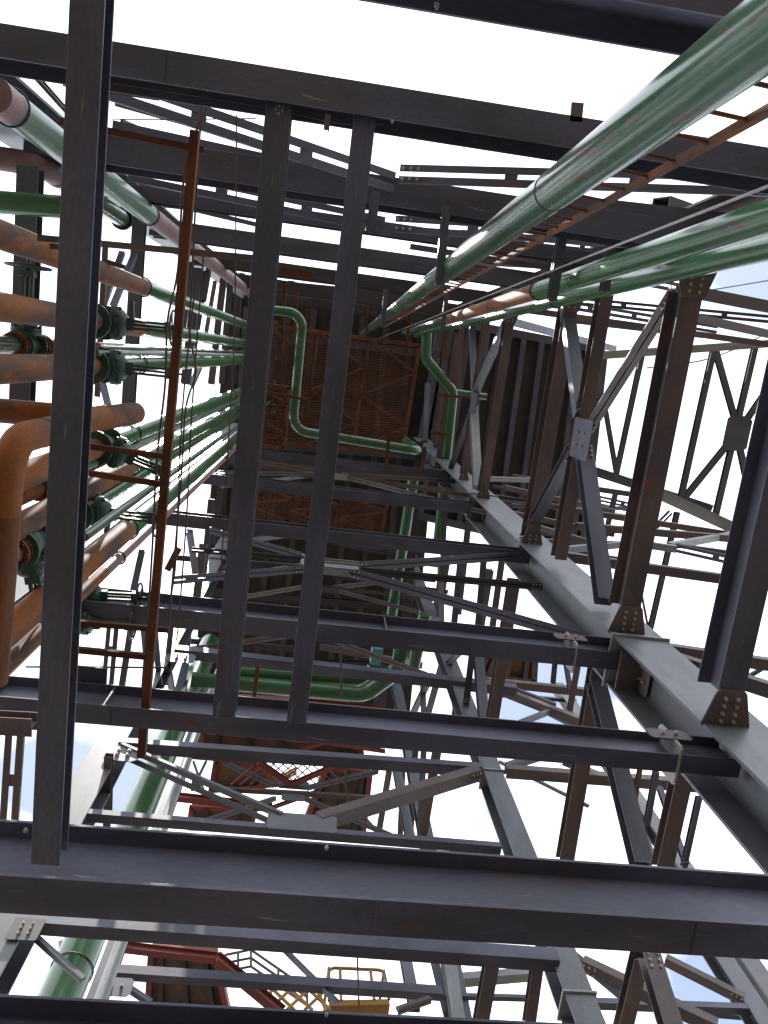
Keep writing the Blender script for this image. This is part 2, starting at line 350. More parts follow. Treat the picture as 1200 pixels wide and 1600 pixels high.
# ------------------------------------------------------------------ long girders, front row
def bx(label, Y, h, x1, x2, w, d, mt='steel', **kw):
    kw.setdefault('bevel', 0.003)
    return member(label, Vector((x1, Y, h + EYE)), Vector((x2, Y, h + EYE)), 'I', w, d, mt, 'girder', 'girder', **kw)
F1 = bx('widest dark girder crossing the whole picture near the bottom', 2.84, 3.5, -4.2, 4.4, 0.215, 0.457, t=.022)
FB = bx('dark girder cut off by the very bottom edge', 4.08, 3.6, -4.2, 5.0, 0.30, 0.42, t=.022)
F2 = bx('long girder that the two middle hanging bars end on', 2.85, 5.47, -4.0, 3.66, 0.16, 0.37, t=.016)
F3 = bx('long girder with pale blue web below the bolted fan of braces', 2.85, 7.67, -3.0, 3.66, 0.205, 0.47, t=.014)
F4 = bx('thin dark girder just above the upper fan of braces', 2.87, 12.2, -3.0, 3.66, 0.21, 0.24)
F5 = bx('purple girder crossing below the green pipe loop', 2.87, 16.3, -3.0, 3.66, 0.24, 0.26)
F6 = bx('dim girder right under the horizontal run of the green loop', 2.87, 21.0, -3.0, 3.66, 0.26, 0.3)
# splice brackets on girders
for Fb, xx, hh in ((F2, 3.13, 5.47), (F3, 2.98, 7.67)):
    gusset(Fb, Vector((xx, 2.87, hh + EYE + .2)), .34, .42, (1, 0, 0), t=.02, mt='light', name='end_plate', cut=.1)
    gusset(Fb, Vector((xx - .02, 2.70, hh + EYE + .2)), .36, .16, (0, -1, 0), mt='brown', nb=(2, 1), r=.018)
for uv in ((94, 1314), (89, 1327)):
    bolts(F1, Matrix.Translation(P(*uv, ('y', 2.832))) @ Matrix.Rotation(rad(90), 4, 'X'), [(0, 0, 0)], .014)
# ------------------------------------------------------------------ girders, north row
N1 = bx('dark girder slanting across the top right edge', -1.60, 3.2, -1.6, 4.5, 0.24, 0.4, t=.02)
N2 = bx('long purple girder along the top carrying the hanging bars', -1.60, 5.2, -4.5, 4.8, 0.19, 0.36, t=.016)
N3 = bx('second long girder below the white sky band at top', -1.60, 7.7, -3.0, 3.6, 0.26, 0.38)
N4 = bx('narrow girder under the second white slot at top', -1.62, 9.9, -3.0, 3.6, 0.16, 0.2)
N5 = bx('dark girder bordering the interior below the sky slots', -1.6, 12.6, -3.0, 3.6, 0.26, 0.3)
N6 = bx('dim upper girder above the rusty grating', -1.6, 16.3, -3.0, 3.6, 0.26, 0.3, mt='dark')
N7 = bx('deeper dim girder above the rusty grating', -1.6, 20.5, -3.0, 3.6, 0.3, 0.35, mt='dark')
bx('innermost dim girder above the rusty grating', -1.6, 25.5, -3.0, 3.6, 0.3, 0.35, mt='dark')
for Bm, uv, pl in ((N2, (613, 187), ('y', -1.50)), (N1, (683, 5), ('y', -1.47)), (F1, (510, 1327), ('y', 2.73)), (FB, (510, 1588), ('y', 3.93)), (F1, (40, 1300), ('y', 2.73))):  # pale bolt heads stand in for small holes with bright sky showing through
    c_ = P(*uv, pl); bolts(Bm, Matrix.Translation(c_) @ Matrix.Rotation(rad(90 if pl[1] > 0 else -90), 4, 'X'), [(0, 0, 0)], .012)
# stub angles and stray pieces on the top girder
member('small stub on top of the purple top girder beside the pipe', P(900, 190, Z(5.2)), P(903, 160, Z(5.2)), 'L', .08, .08, 'brown', 'bracket', 'bracket')
member('small lug hanging below the top girder between hanging bars', P(512, 178, Z(5.2)), P(510, 203, Z(5.2)), 'L', .035, .035, 'brown', 'bracket', 'bracket')

for Bm, xs, zt in ((F1, (-1.6, .55, 2.3), .0), (F2, (-1.35, 1.7), .0), (N2, (-1.2, 1.9, 3.4), .0)):
    for k_, x_ in enumerate(xs):
        w0 = {F1: .215, F2: .16, N2: .19}[Bm]
        b2 = bmesh.new(); add_box(b2, -.004, .004, -w0 / 2 + .004, w0 / 2 - .004, -.003, .002)
        link('weld_seam', b2, 'brown' if k_ % 2 else 'dark', Bm.matrix_basis @ Matrix.Translation((x_ - Bm.matrix_basis.translation.x, 0, 0)), Bm)
for Bm, x_, w0, d0 in ((F2, -1.42, .16, .37), (F3, .9, .205, .47)):
    b2 = bmesh.new(); add_box(b2, -.006, .006, -w0 / 2 + .01, -.01, .024, d0 - .024)
    link('stiffener', b2, 'steel', Bm.matrix_basis @ Matrix.Translation((x_ - Bm.matrix_basis.translation.x, 0, 0)), Bm)
# ------------------------------------------------------------------ hanging bars (Y direction)
def bar(label, u1, v1, u2, v2, h, w, d, mt='steel'):
    p, q = P(u1, v1, Z(h)), P(u2, v2, Z(h)); 
    xm = (p.x + q.x) / 2; 
    return member(label, p, q, 'I', w, d, mt, 'runway_bar', 'beam', bevel=0.003, t=.012)
L1 = bar('leftmost long dark bar running from top edge to bottom girder', 139, -60, 70, 1352, 3.40, 0.136, 0.13)
L2 = bar('left one of the two middle bars joining top and lower girders', 437, 148, 349, 1122, 5.30, 0.165, 0.14)
L3 = bar('right one of the two middle bars joining top and lower girders', 572, 165, 463, 1130, 5.30, 0.145, 0.10)
M('short dark plate sticking out right of the right middle bar', 588, 300, 578, 362, Z(7), kind='I', px=15, name='stub_beam', cat='beam')
bm = bmesh.new()
for i in range(9):
    add_box(bm, .03 + i % 3 * .022, .045 + i % 3 * .022, -.03 + i // 3 * .02, -.027 + i // 3 * .02 + (i % 2) * .008, -.0015, 0)
link('chalk_mark', bm, 'wire', L2.matrix_basis @ Matrix.Translation((.03, 0, -.0005)), L2)
# ------------------------------------------------------------------ row 1 braces (behind the bars)
M('left upper arm of the bright bolted fan', 474, 868, 330, 828, R1, px=11, ends=(0,))
M('left flat arm of the bright bolted fan', 474, 873, 300, 858, R1, px=9, mt='dark')
M('left lower arm of the bright bolted fan', 474, 888, 270, 905, R1, px=13, ends=(0,))
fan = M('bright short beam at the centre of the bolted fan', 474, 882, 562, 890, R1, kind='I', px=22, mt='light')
gusset(fan, P(515, 882, ('y', 2.80)), .8, .30, (0, -1, 0), mt='grey', cut=.2)
M('right upper arm of the bright bolted fan ending at the column', 552, 884, 812, 867, R1, px=14, ends=(0, 1))
M('right middle arm of the bright bolted fan with bolts at its end', 556, 890, 846, 916, R1, px=12, mt='dark', ends=(1,))
M('longest right lower arm of the bright bolted fan', 548, 893, 922, 998, R1, px=17, ends=(0,))
M('upper fan arm sloping to the column, dusty brown', 535, 741, 722, 752, R1, px=7, mt='brown')
M('upper fan arm in the middle, dusty brown', 535, 743, 738, 775, R1, px=7, mt='brown')
M('upper fan lowest arm, dusty brown with bright edge', 540, 745, 790, 808, R1, px=8, mt='brown')
M('upper fan left arm above the purple girder', 505, 741, 340, 738, R1, px=7, mt='blue')
M('upper fan left arm rising to the left', 505, 738, 350, 712, R1, px=7, mt='brown')
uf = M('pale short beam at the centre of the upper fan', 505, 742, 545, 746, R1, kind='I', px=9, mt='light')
# ------------------------------------------------------------------ row 2: chords, K braces
c = M('dark chord with a bolted gusset under the second girder', 186, 1164, 752, 1203, R2, kind='C', px=18, dk=.8, name='chord', cat='beam')
gusset(c, P(192, 1178, ('y', 6.9)), .55, .45, (0, -1, 0), nb=(2, 2), r=.03)
c = M('lower dark chord carrying the grey gusset plate', 138, 1274, 782, 1326, R2, kind='C', px=15, dk=.8, name='chord', cat='beam')
gusset(c, P(472, 1285, ('y', 6.9)), 1.05, .42, (0, -1, 0), mt='grey', cut=.15)
M('double angle brace with slots from left column to gusset', 190, 1172, 440, 1282, R2, kind='H2', px=26, mt='blue', ends=(1,))
M('brown tube-like brace rising right from the gusset', 497, 1284, 746, 1208, R2, kind='C', px=22, mt='brown', ends=(0, 1))
c = M('chord right below the widest girder with pale edge', 42, 1440, 870, 1500, R2, kind='C', px=22, dk=1.2, name='chord', cat='beam')
gusset(c, P(40, 1452, ('y', 6.9)), .35, .34, (0, -1, 0), mt='dark', nb=(2, 3), r=.014, cut=.1)
c = M('dark chord crossing behind the green crosswise pipes', 276, 1018, 806, 1078, R2, kind='C', px=15, dk=1.2, name='chord', cat='beam')
gusset(c, P(283, 1028, ('y', 6.9)), .6, .5, (0, -1, 0), nb=(2, 2), r=.03)
M('pale brace rising left behind the two middle bars', 286, 1015, 465, 990, R2, px=10, mt='brown')
M('brace falling right to the grey column, rusty edge', 505, 993, 690, 1062, R2, px=10, mt='brown')
M('flat thin brace just under the pale blue girder', 512, 990, 672, 1007, R2, px=5, mt='brown')
M('small pale link behind the blue web girder', 462, 993, 512, 995, R2, kind='I', px=9, mt='light')
M('dusty brace of the rear fan sloping right', 520, 920, 655, 956, R2, px=7, mt='brown')
M('dusty brace of the rear fan nearly level', 520, 918, 662, 934, R2, px=5, mt='brown')
M('dusty brace of the rear fan rising to the right', 520, 917, 600, 908, R2, px=8, mt='brown')
M('dusty brace of the rear fan on the left, upper', 480, 915, 330, 940, R2, px=8, mt='brown')
M('pale link at the centre of the rear fan', 478, 918, 525, 922, R2, kind='I', px=9, mt='blue')
M('long dim chord above the rear fan', 270, 870, 680, 905, R2, kind='C', px=9, mt='dark', name='chord', cat='beam')
M('left arm of the lower left brace pair near grey column', 30, 1440, 130, 1530, R2, kind='LL', px=12, mt='blue')
# ------------------------------------------------------------------ row 3: small X, chords
c = M('thin level tie behind the grey gusset plates', 330, 1232, 640, 1250, R3, kind='B', px=7, mt='brown', name='tie_bar', cat='beam')
gusset(c, P(458, 1226, ('y', 11.2)), .85, .42, (0, -1, 0), mt='grey', cut=.3)
gusset(c, P(458, 1246, ('y', 11.15)), .6, .3, (0, -1, 0), mt='grey', cut=.2)
M('upper left arm of the small cross brace', 430, 1226, 350, 1190, R3, px=9, mt='blue')
M('upper right arm of the small cross brace', 478, 1230, 590, 1204, R3, px=9, mt='blue')
M('lower left arm of the small cross brace', 430, 1246, 320, 1282, R3, px=9, mt='blue')
M('lower right arm of the small cross brace', 476, 1246, 620, 1308, R3, px=9, mt='blue')
c = M('level chord crossing in front of the yellow railings', 168, 1518, 690, 1552, R3, kind='C', px=14, dk=1.2, mt='steel', name='chord', cat='beam')
gusset(c, P(182, 1542, ('y', 11.2)), .55, .4, (0, -1, 0), mt='blue', nb=(2, 1), r=.03)
M('short bolted brace below that chord at bottom left', 190, 1535, 235, 1565, R3, px=12, mt='steel', ends=(0,))
M('slanting dark strut behind the yellow lattice', 445, 1483, 528, 1566, R3, px=9, mt='blue')
M('short dark strut under the yellow basket', 620, 1578, 672, 1560, R2, px=12, mt='brown')
M('second slanting strut at the bottom left corner', 95, 1470, 110, 1540, R3, px=10, mt='blue')

# ------------------------------------------------------------------ east side: beams in Y direction and crosses
def gbeam(label, u1, v1, u2, v2, px, dk=1.5, mt='brown', X=3.6, lower=True, upper=True):
    """girder between two columns of the right-hand wall, ending in bolted gussets"""
    p, q = P(u1, v1, ('x', X)), P(u2, v2, ('x', X)); h = (p.z + q.z) / 2; p.z = q.z = h
    w = px * depth((p + q) / 2) / F
    o = member(label, p, q, 'I', w, w * dk, mt, 'girder', 'girder', bevel=.003)
    for e, on, sg in ((p, lower, 1), (q, upper, -1)):
        if on: gusset(o, Vector((X + .0, e.y + sg * w * .35, e.z - w * .06)), w * 1.5, w * 1.5, (-.0, 0, -1), t=.014, mt='brown', nb=(2, 4), r=w * .08, up=(0, 1, 0), cut=.12, taper=.28 * sg)
    return o
gbeam('heavy blue-brown girder at the right edge rising from gusset', 1142, 1095, 1300, 380, 46, upper=False, mt='steel')
gbeam('long brown girder from column gusset up to the green pipes', 980, 955, 1088, 452, 34)
gbeam('narrower brown girder through the cross brace plate', 882, 880, 958, 372, 20, dk=1.3, lower=False, upper=False)
gbeam('dark purple girder left of the cross brace', 832, 838, 893, 478, 22, mt='brown')
gbeam('slim brown girder on the second pale column joint', 752, 768, 802, 500, 14)
gbeam('dim slim girder beside the diagonal green pipe', 722, 740, 765, 500, 10, upper=False)
gbeam('dim purple girder beside the gusset with bolt rows', 686, 722, 716, 520, 9, upper=False)
x1 = M('upper right arm of the big cross brace, dark', 915, 672, 1052, 452, EW, kind='LL', px=22, mt='brown', ends=(0, 1))
gusset(x1, P(908, 686, ('x', 3.5)), .55, .75, (-1, 0, 0), mt='steel', nb=(2, 2), r=.022, cut=.08)
M('upper left arm of the big cross brace, blue', 908, 650, 885, 478, EW, kind='C', px=20, mt='blue', ends=(0, 1))
M('lower right arm of the big cross brace', 912, 700, 945, 940, EW, kind='C', px=25, mt='steel', ends=(0,))
M('lower left arm of the big cross brace', 896, 700, 820, 842, EW, kind='C', px=17, mt='blue', ends=(0, 1))
x2 = M('upper right arm of the small cross brace by the panels', 740, 620, 790, 506, EW, kind='C', px=11, mt='blue')
gusset(x2, P(740, 630, ('x', 3.5)), .5, .8, (-1, 0, 0), mt='steel', cut=.08)
M('upper left arm of the cross brace by the panels', 741, 612, 738, 512, EW, kind='C', px=9, mt='blue')
M('lower right arm of the cross brace by the panels', 740, 636, 746, 762, EW, kind='C', px=13, mt='light')
M('lower left arm of the cross brace by the panels', 737, 640, 702, 738, EW, kind='C', px=8, mt='blue')
M('dim pale strut beside the small dark gusset', 668, 600, 664, 690, EW, kind='C', px=8, mt='blue')
# south bay of the east wall
M('brown strut left of the blue one below the second girder', 934, 1040, 882, 1345, ('x', 3.6), kind='C', px=24, mt='brown', name='strut')
M('dark blue strut meeting the second girder near column', 930, 1062, 1003, 1352, ('x', 3.6), kind='C', px=28, mt='blue', name='strut')
M('brown strut hanging under the bracket of the second girder', 1070, 1190, 1033, 1358, ('x', 3.6), kind='C', px=27, mt='brown', name='strut')
M('tall brown strut behind the blue web girder', 803, 905, 768, 1130, ('x', 3.6), kind='C', px=18, mt='brown', name='strut')
M('tall blue strut beside the tall brown strut', 745, 1000, 756, 1125, ('x', 3.9), kind='C', px=15, mt='blue', name='strut')
M('slim dark strut bolted to the grey lower column', 740, 1000, 728, 1102, ('x', 3.7), kind='C', px=9, mt='dark', name='strut', ends=(1,))
M('pale short strut behind the blue web girder', 728, 1008, 700, 1038, ('x', 3.7), kind='C', px=9, mt='light', name='strut')
M('brown strut at bottom right beside the column joint', 1000, 1492, 972, 1610, ('x', 5.2), kind='C', px=24, mt='brown', name='strut')
M('wide brown strut with bolted plate at bottom right', 1014, 1492, 1050, 1610, ('x', 5.2), kind='C', px=30, mt='brown', name='strut', ends=(0,))
M('bolted brace from lower column towards bottom right', 910, 1505, 1120, 1605, ('y', 8.6), kind='C', px=20, mt='brown', ends=(0,))
M('bolted brace at bottom right ending at a grey plate', 1040, 1500, 1163, 1562, ('y', 10.3), kind='C', px=15, mt='brown', ends=(1,))
M('level chord at bottom right behind the struts', 925, 1568, 1195, 1578, ('y', 10.3), kind='C', px=13, mt='steel', name='chord', cat='beam')
M('chord under the second girder on the right side', 790, 1205, 1095, 1228, ('y', 9.0), kind='C', px=17, mt='brown', name='chord', cat='beam')
M('short brace above that chord beside the grey column', 792, 1198, 850, 1180, ('y', 9.0), kind='C', px=11, mt='steel', ends=(0,))
M('short brace falling right beyond the blue strut', 880, 1190, 945, 1215, ('y', 9.0), kind='C', px=10, mt='steel')
M('thin strut against the sky left of the big column foot', 1025, 1205, 1010, 1290, ('x', 8), kind='C', px=9, mt='steel', name='strut')
M('thin tall strut against the sky beside the big column', 1092, 1245, 1068, 1355, ('x', 8), kind='C', px=9, mt='steel', name='strut')
M('slanting thin strut behind the bracket strut', 1030, 1230, 1072, 1350, ('x', 8), kind='C', px=9, mt='steel', name='strut')
M('level beam behind the pale sunlit gap right of column', 760, 1065, 922, 1082, ('y', 9.0), kind='C', px=12, mt='brown', name='chord', cat='beam')
M('heavy slanting brace in the blue sky gap', 780, 1078, 912, 1130, ('y', 9.0), kind='C', px=13, mt='brown')
M('thin upper slanting brace in the blue sky gap', 785, 1070, 868, 1102, ('y', 9.0), kind='C', px=7, mt='steel')
M('thin rising brace in the blue sky gap', 812, 1130, 858, 1112, ('y', 9.0), kind='C', px=8, mt='steel')
for i, (a, b, c_, d_, px, mt, lb) in enumerate([
    (868, 1025, 864, 1068, 7, 'dark', 'thin dark post in the sky gap, first from the left'),
    (882, 1022, 892, 1085, 7, 'dark', 'thin dark post in the sky gap, second from the left'),
    (906, 1022, 890, 1110, 8, 'brown', 'thin brown post in the sky gap, third from the left')]):
    M(lb, a, b, c_, d_, ('x', 8), kind='C', px=px, mt=mt, name='strut')
for a, b, c_, d_, px, mt, lb in [
    (618, 1195, 642, 1315, 13, 'blue', 'dark blue strut right of the red platforms'),
    (662, 1170, 656, 1312, 9, 'blue', 'narrow navy strut between the dim column and brown strut'),
    (684, 1165, 658, 1318, 13, 'brown', 'brown strut right of the navy strut'),
    (674, 1055, 645, 1115, 9, 'brown', 'brown strut in the small blue gap at centre'),
    (660, 1050, 662, 1115, 8, 'blue', 'navy strut in the small blue gap at centre'),
    (690, 1040, 668, 1118, 9, 'brown', 'second brown strut in the small blue gap at centre'),
    (608, 1205, 592, 1300, 9, 'brown', 'brown strut at the edge of the red platforms'),
    (700, 1040, 712, 1105, 9, 'blue', 'navy strut touching the grey lower column'),
    (632, 1490, 648, 1575, 17, 'blue', 'dark strut at the bottom beside the yellow basket'),
    (676, 1490, 700, 1585, 12, 'blue', 'second dark strut right of the yellow basket'),
    (700, 1490, 716, 1600, 20, 'light', 'pale strut right of the yellow basket'),
    (770, 1490, 750, 1600, 22, 'brown', 'brown bolted strut in front of the pale truss'),
    (840, 1500, 826, 1600, 18, 'brown', 'brown strut left of the lower column joint')]:
    M(lb, a, b, c_, d_, ('x', 3.7 if a > 520 else -3), kind='C', px=px, mt=mt, name='strut')
M('pale truss chord with lugs behind the brown bolted strut', 700, 1533, 835, 1522, ('y', 14), kind='C', px=16, mt='light', name='chord', cat='beam')
M('dark level tie below the pale truss chord', 680, 1556, 835, 1560, ('y', 12), kind='B', px=8, mt='steel', name='tie_bar', cat='beam')

# ------------------------------------------------------------------ north row K braces (slotted double members)
NB = ('y', -1.66)
M('slotted double brace sloping down left from the top node', 100, 112, 615, 285, NB, kind='H2', px=34, mt='steel')
M('slotted double brace running right from the top node', 625, 272, 1215, 290, NB, kind='H2', px=30, mt='steel', ends=(0,))
k = M('solid brace between the slotted ones behind the bars', 175, 205, 620, 300, ('y', -1.9), kind='C', px=26, mt='steel')
M('lower slotted double brace right of the second node', 618, 350, 1010, 375, NB, kind='H2', px=26, mt='steel', ends=(0,))
M('lower slotted double brace sloping left behind the bars', 200, 268, 600, 352, NB, kind='H2', px=26, mt='steel')
M('thin slotted brace beside the sun glare', 215, 300, 420, 350, ('y', -2.2), kind='H2', px=18, mt='dark')
M('dark solid brace falling from second node to right', 620, 362, 880, 410, ('y', -2.0), kind='C', px=12, mt='steel')
M('brown dusty brace between the two pipe groups', 740, 385, 1060, 450, ('y', -1.9), kind='H2', px=15, mt='brown')
M('third slotted brace low between the pipe groups', 780, 380, 930, 395, ('y', -2.1), kind='H2', px=12, mt='steel')
M('dusty brace low between the pipe groups', 800, 395, 900, 430, ('y', -2.0), kind='C', px=9, mt='brown')
M('brown slotted chord right of the pipes, uppermost', 1060, 452, 1215, 482, ('y', -2.0), kind='C', px=17, mt='brown', name='chord', cat='beam')
M('dark bolted chord right of the pipes, second', 900, 470, 1215, 500, ('y', -1.9), kind='H2', px=12, mt='dark', name='chord', cat='beam', ends=(0,))
M('slotted chord right of the pipes, third', 850, 470, 1120, 515, ('y', -1.8), kind='H2', px=13, mt='steel', name='chord', cat='beam')
M('brown chord right of the pipes, fourth', 790, 480, 1215, 540, ('y', -1.7), kind='C', px=9, mt='brown', name='chord', cat='beam')
M('slanting short chord at right edge under the blue sky', 1080, 495, 1215, 525, ('y', -1.6), kind='C', px=12, mt='brown', name='chord', cat='beam')
M('purple cross beam behind the struts above the panels', 790, 500, 960, 545, ('y', -1.6), kind='C', px=10, mt='steel', name='chord', cat='beam')
M('short plate brace beside the column top at upper right', 1030, 330, 1180, 380, ('y', -2.0), kind='C', px=40, mt='dark')
M('dark crossbeam between the two pipe groups near column', 870, 322, 1130, 352, ('y', -1.75), kind='C', px=32, mt='steel', name='girder', cat='girder')

# ------------------------------------------------------------------ roof bracing at far right
RZ = Z(20)
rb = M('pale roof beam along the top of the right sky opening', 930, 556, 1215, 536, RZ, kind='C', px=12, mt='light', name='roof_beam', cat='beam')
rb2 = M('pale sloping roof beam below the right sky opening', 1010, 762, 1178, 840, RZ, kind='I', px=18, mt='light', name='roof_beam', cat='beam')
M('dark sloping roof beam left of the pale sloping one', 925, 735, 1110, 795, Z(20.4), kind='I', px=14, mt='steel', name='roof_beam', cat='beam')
for a, b, c_, d_, px, lb in [
    (1005, 545, 962, 745, 8, 'thin post left in the big right sky opening'),
    (1115, 545, 1062, 785, 9, 'long thin post through the right sky opening'),
    (1180, 540, 1118, 805, 9, 'long thin post at the right end of sky opening'),
    (1118, 548, 1150, 662, 9, 'upper left arm of the far cross against the sky'),
    (1212, 590, 1158, 668, 9, 'upper right arm of the far cross against the sky'),
    (1142, 688, 1066, 782, 9, 'lower left arm of the far cross against the sky'),
    (1154, 692, 1180, 815, 9, 'lower right arm of the far cross against the sky'),
    (946, 640, 964, 745, 7, 'short thin strut near the big cross brace plate'),
    (1058, 800, 1012, 1000, 8, 'thin post below the pale sloping roof beam'),
    (962, 770, 940, 860, 7, 'thin post behind the long brown girder')]:
    o = M(lb, a, b, c_, d_, RZ, kind='C', px=px, mt='blue', name='roof_strut', cat='strut')
    if lb.startswith('upper left arm of the far'): gusset(o, P(1152, 677, Z(19.9)), .7, .95, (0, 0, -1), mt='blue', up=(0, 1, 0))
M('slotted strut falling left below the pale sloping beam', 1048, 800, 1003, 845, RZ, kind='H2', px=9, mt='steel', name='roof_strut', cat='strut')
M('slotted strut in the sky right of the column gusset', 990, 880, 1010, 985, RZ, kind='H2', px=10, mt='steel', name='roof_strut', cat='strut')
E1 = ('y', 2.87)
M('brown chord from the cross brace to the right edge', 900, 822, 1185, 845, E1, kind='C', px=11, mt='brown', name='chord', cat='beam')
M('brown level chord above the bright node at right', 880, 795, 1160, 838, E1, kind='C', px=9, mt='brown', name='chord', cat='beam')
nd = M('bright short node beam in the right-hand sky', 1002, 850, 1056, 858, E1, kind='C', px=11, mt='light')
M('pale arm rising right from the bright node', 1046, 853, 1150, 835, E1, kind='C', px=10, mt='light')
M('double arm falling right from the bright node', 1056, 856, 1185, 885, E1, kind='H2', px=14, mt='steel')
M('upper slim arm right of the bright node', 1056, 852, 1185, 870, E1, kind='C', px=7, mt='steel')
M('arm running left from the bright node behind girders', 850, 862, 1002, 848, E1, kind='C', px=10, mt='blue')
M('long brown chord below the bright node', 870, 868, 1170, 910, E1, kind='C', px=15, mt='brown', name='chord', cat='beam')
M('brown chord from the column gusset to right edge', 1010, 1010, 1215, 1040, E1, kind='C', px=18, mt='brown', name='chord', cat='beam')
M('sloping brown brace from gusset to the right edge', 1020, 1020, 1215, 1082, E1, kind='C', px=22, mt='brown')
M('thin rail behind the lower right girder', 1165, 1060, 1215, 1030, Z(16), kind='B', px=6, mt='steel')
for i, (a, b, c_, d_) in enumerate([(800, 745, 985, 772), (790, 762, 960, 800), (790, 800, 960, 835), (800, 812, 930, 850)]):
    M(['dim level chord under the dark panels, uppermost', 'dim level chord under the dark panels, second', 'dim level chord under the dark panels, third', 'dim level chord under the dark panels, lowest'][i],
      a, b, c_, d_, ('y', 2.9 if i < 2 else 3.0), kind='C', px=8, mt='brown', name='chord', cat='beam')
M('bright pale brace crossing in front of the dark panels', 760, 748, 880, 752, ('y', 2.9), kind='C', px=7, mt='light')

# ------------------------------------------------------------------ west side
for a, b, c_, d_, px, mt, kd, lb in [
    (48, 262, 34, 650, 32, 'blue', 'I', 'upright grey beam behind the pipes at the left edge'),
    (224, 250, 199, 665, 19, 'blue', 'I', 'grey beam behind the valves beside the long dark bar'),
    (191, 395, 158, 485, 9, 'steel', 'C', 'thin brace crossing the sky above the top valve'),
    (210, 398, 176, 480, 9, 'steel', 'C', 'second thin brace crossing the sky above the top valve'),
    (158, 590, 172, 645, 9, 'steel', 'C', 'thin brace in the sky below the second valve'),
    (165, 380, 152, 620, 8, 'brown', 'C', 'brown strut right behind the long dark bar'),
    (310, 420, 290, 600, 14, 'steel', 'C', 'dim strut between the pipes and left middle bar'),
    (330, 400, 318, 470, 8, 'steel', 'C', 'dim thin strut right of the sun glare'),
    (350, 430, 330, 600, 10, 'brown', 'C', 'brown strut beside the left middle bar'),
    (24, 1145, 14, 1290, 28, 'brown', 'H2', 'slotted brown post in the sky at the left edge'),
    (178, 960, 168, 1070, 18, 'brown', 'H2', 'slotted brown post between orange rungs and dark girder'),
    (318, 850, 304, 960, 12, 'brown', 'C', 'brown post left of the left middle bar, lower'),
    (200, 960, 222, 860, 9, 'blue', 'C', 'slanting blue brace behind the lowest valves'),
    (222, 950, 232, 1060, 9, 'blue', 'C', 'blue brace dropping below the lowest valves'),
    (290, 1040, 278, 1085, 12, 'steel', 'C', 'short strut left of the pale green lower pipe'),
    (262, 1040, 270, 1085, 9, 'steel', 'C', 'short strut against the grey sunlit column'),
    (168, 1290, 170, 1180, 12, 'brown', 'C', 'brown post beside the sunlit column')]:
    M(lb, a, b, c_, d_, ('x', -2.85), kind=kd, px=px, mt=mt, name='strut', cat='strut')
M('thin dark tie across the pipes at the upper left', 0, 378, 140, 390, Z(6.3), kind='B', px=8, mt='brown', name='tie_bar', cat='beam')
M('steep brace at upper left corner behind the top girder', 55, 118, 110, 180, ('y', -2.0), kind='C', px=8, mt='brown')

# orange rung frame: long orange angle and rungs
M('long orange angle hanging past the valves', 305, 205, 221, 1182, Z(5.6), kind='L', px=13, dk=1, mt='orange', name='angle_iron', cat='angle iron')
for a, b, c_, d_, px, mt, lb in [
    (138, 697, 262, 714, 9, 'orange', 'upper rusty rung from dark bar to orange angle'),
    (138, 739, 256, 757, 9, 'orange', 'lower rusty rung from dark bar to orange angle'),
    (60, 968, 262, 984, 8, 'orange', 'orange rung below the lowest valve'),
    (118, 1015, 232, 1026, 9, 'orange', 'lowest orange rung above the dark girder'),
    (60, 372, 410, 405, 10, 'brown', 'long brown rung crossing under the sun glare'),
    (170, 142, 250, 154, 9, 'orange', 'short rusty strip behind the top girder'),
    (95, 190, 320, 236, 10, 'orange', 'rusty angle below the top girder at left')]:
    M(lb, a, b, c_, d_, Z(5.75), kind='L', px=px, dk=1, mt=mt, name='angle_iron', cat='angle iron')
M('short orange stub leaning on the left of middle bar', 280, 855, 262, 890, Z(7), kind='L', px=10, dk=1, mt='orange', name='angle_iron', cat='angle iron')
M('thin line wire across the sky above the dark girder', 40, 1042, 262, 1043, Z(6), kind='B', px=2.5, mt='rope', name='wire', cat='wire')

# ------------------------------------------------------------------ pipes on the left
riser('thick grey-green pipe at upper left turning pink near the sun', 105, 236, 44, .24,
      [('pink', (-10, 148), (14, 166)), ('green_pale', (14, 166), (232, 335)), ('pink', (232, 335), (440, 496))], rings=[(232, 335), (16, 168), (385, 454)])
# pink elbow pipe
e = empty('elbow_pipe', Vector((-2.6, -1.6, 6))); x, y, R = vline(150, 315, 28, .20)
h1 = h_at(R, 84, 272) + EYE; h2 = h_at(R, 190, 342) + EYE; tag(e, 'pink elbow pipe that turns green at its flanged end', 'pipe')
tube('pipe_section', [(x - 1.2, y - .02, h1 - .35), (x - .1, y, h1 - .35 + .0), (x, y, h1 - .2), (x, y, h1)], .105, 'pink', e, R=.2)
tube('weld_band', [(x, y, h1), (x, y, h1 + .1)], .108, 'orange', e); tube('pipe_section', [(x, y, h1 + .1), (x, y, h2)], .105, 'green_worn', e)
flange(e, (x, y, h2), (0, 0, 1), .09, 'black', .012)
tube_ = lambda nm, lb, pts, r, mt, R=None, grp=None: tag(tube(nm, pts, r, mt, None, 20, R), lb, 'pipe', grp)
p1, p2 = P(-40, 313, Z(6.9)), P(140, 327, Z(6.9)); tube_('cross_pipe', 'dark green level pipe at the left edge', [p1, p2], .092, 'green')
p1, p2 = P(-40, 638, Z(6.7)), P(150, 655, Z(6.7)); tube_('cross_pipe', 'dark brown level pipe above the rusty elbow', [p1, p2, p2 + Vector((.1, .0, .9))], .105, 'rust', .12)

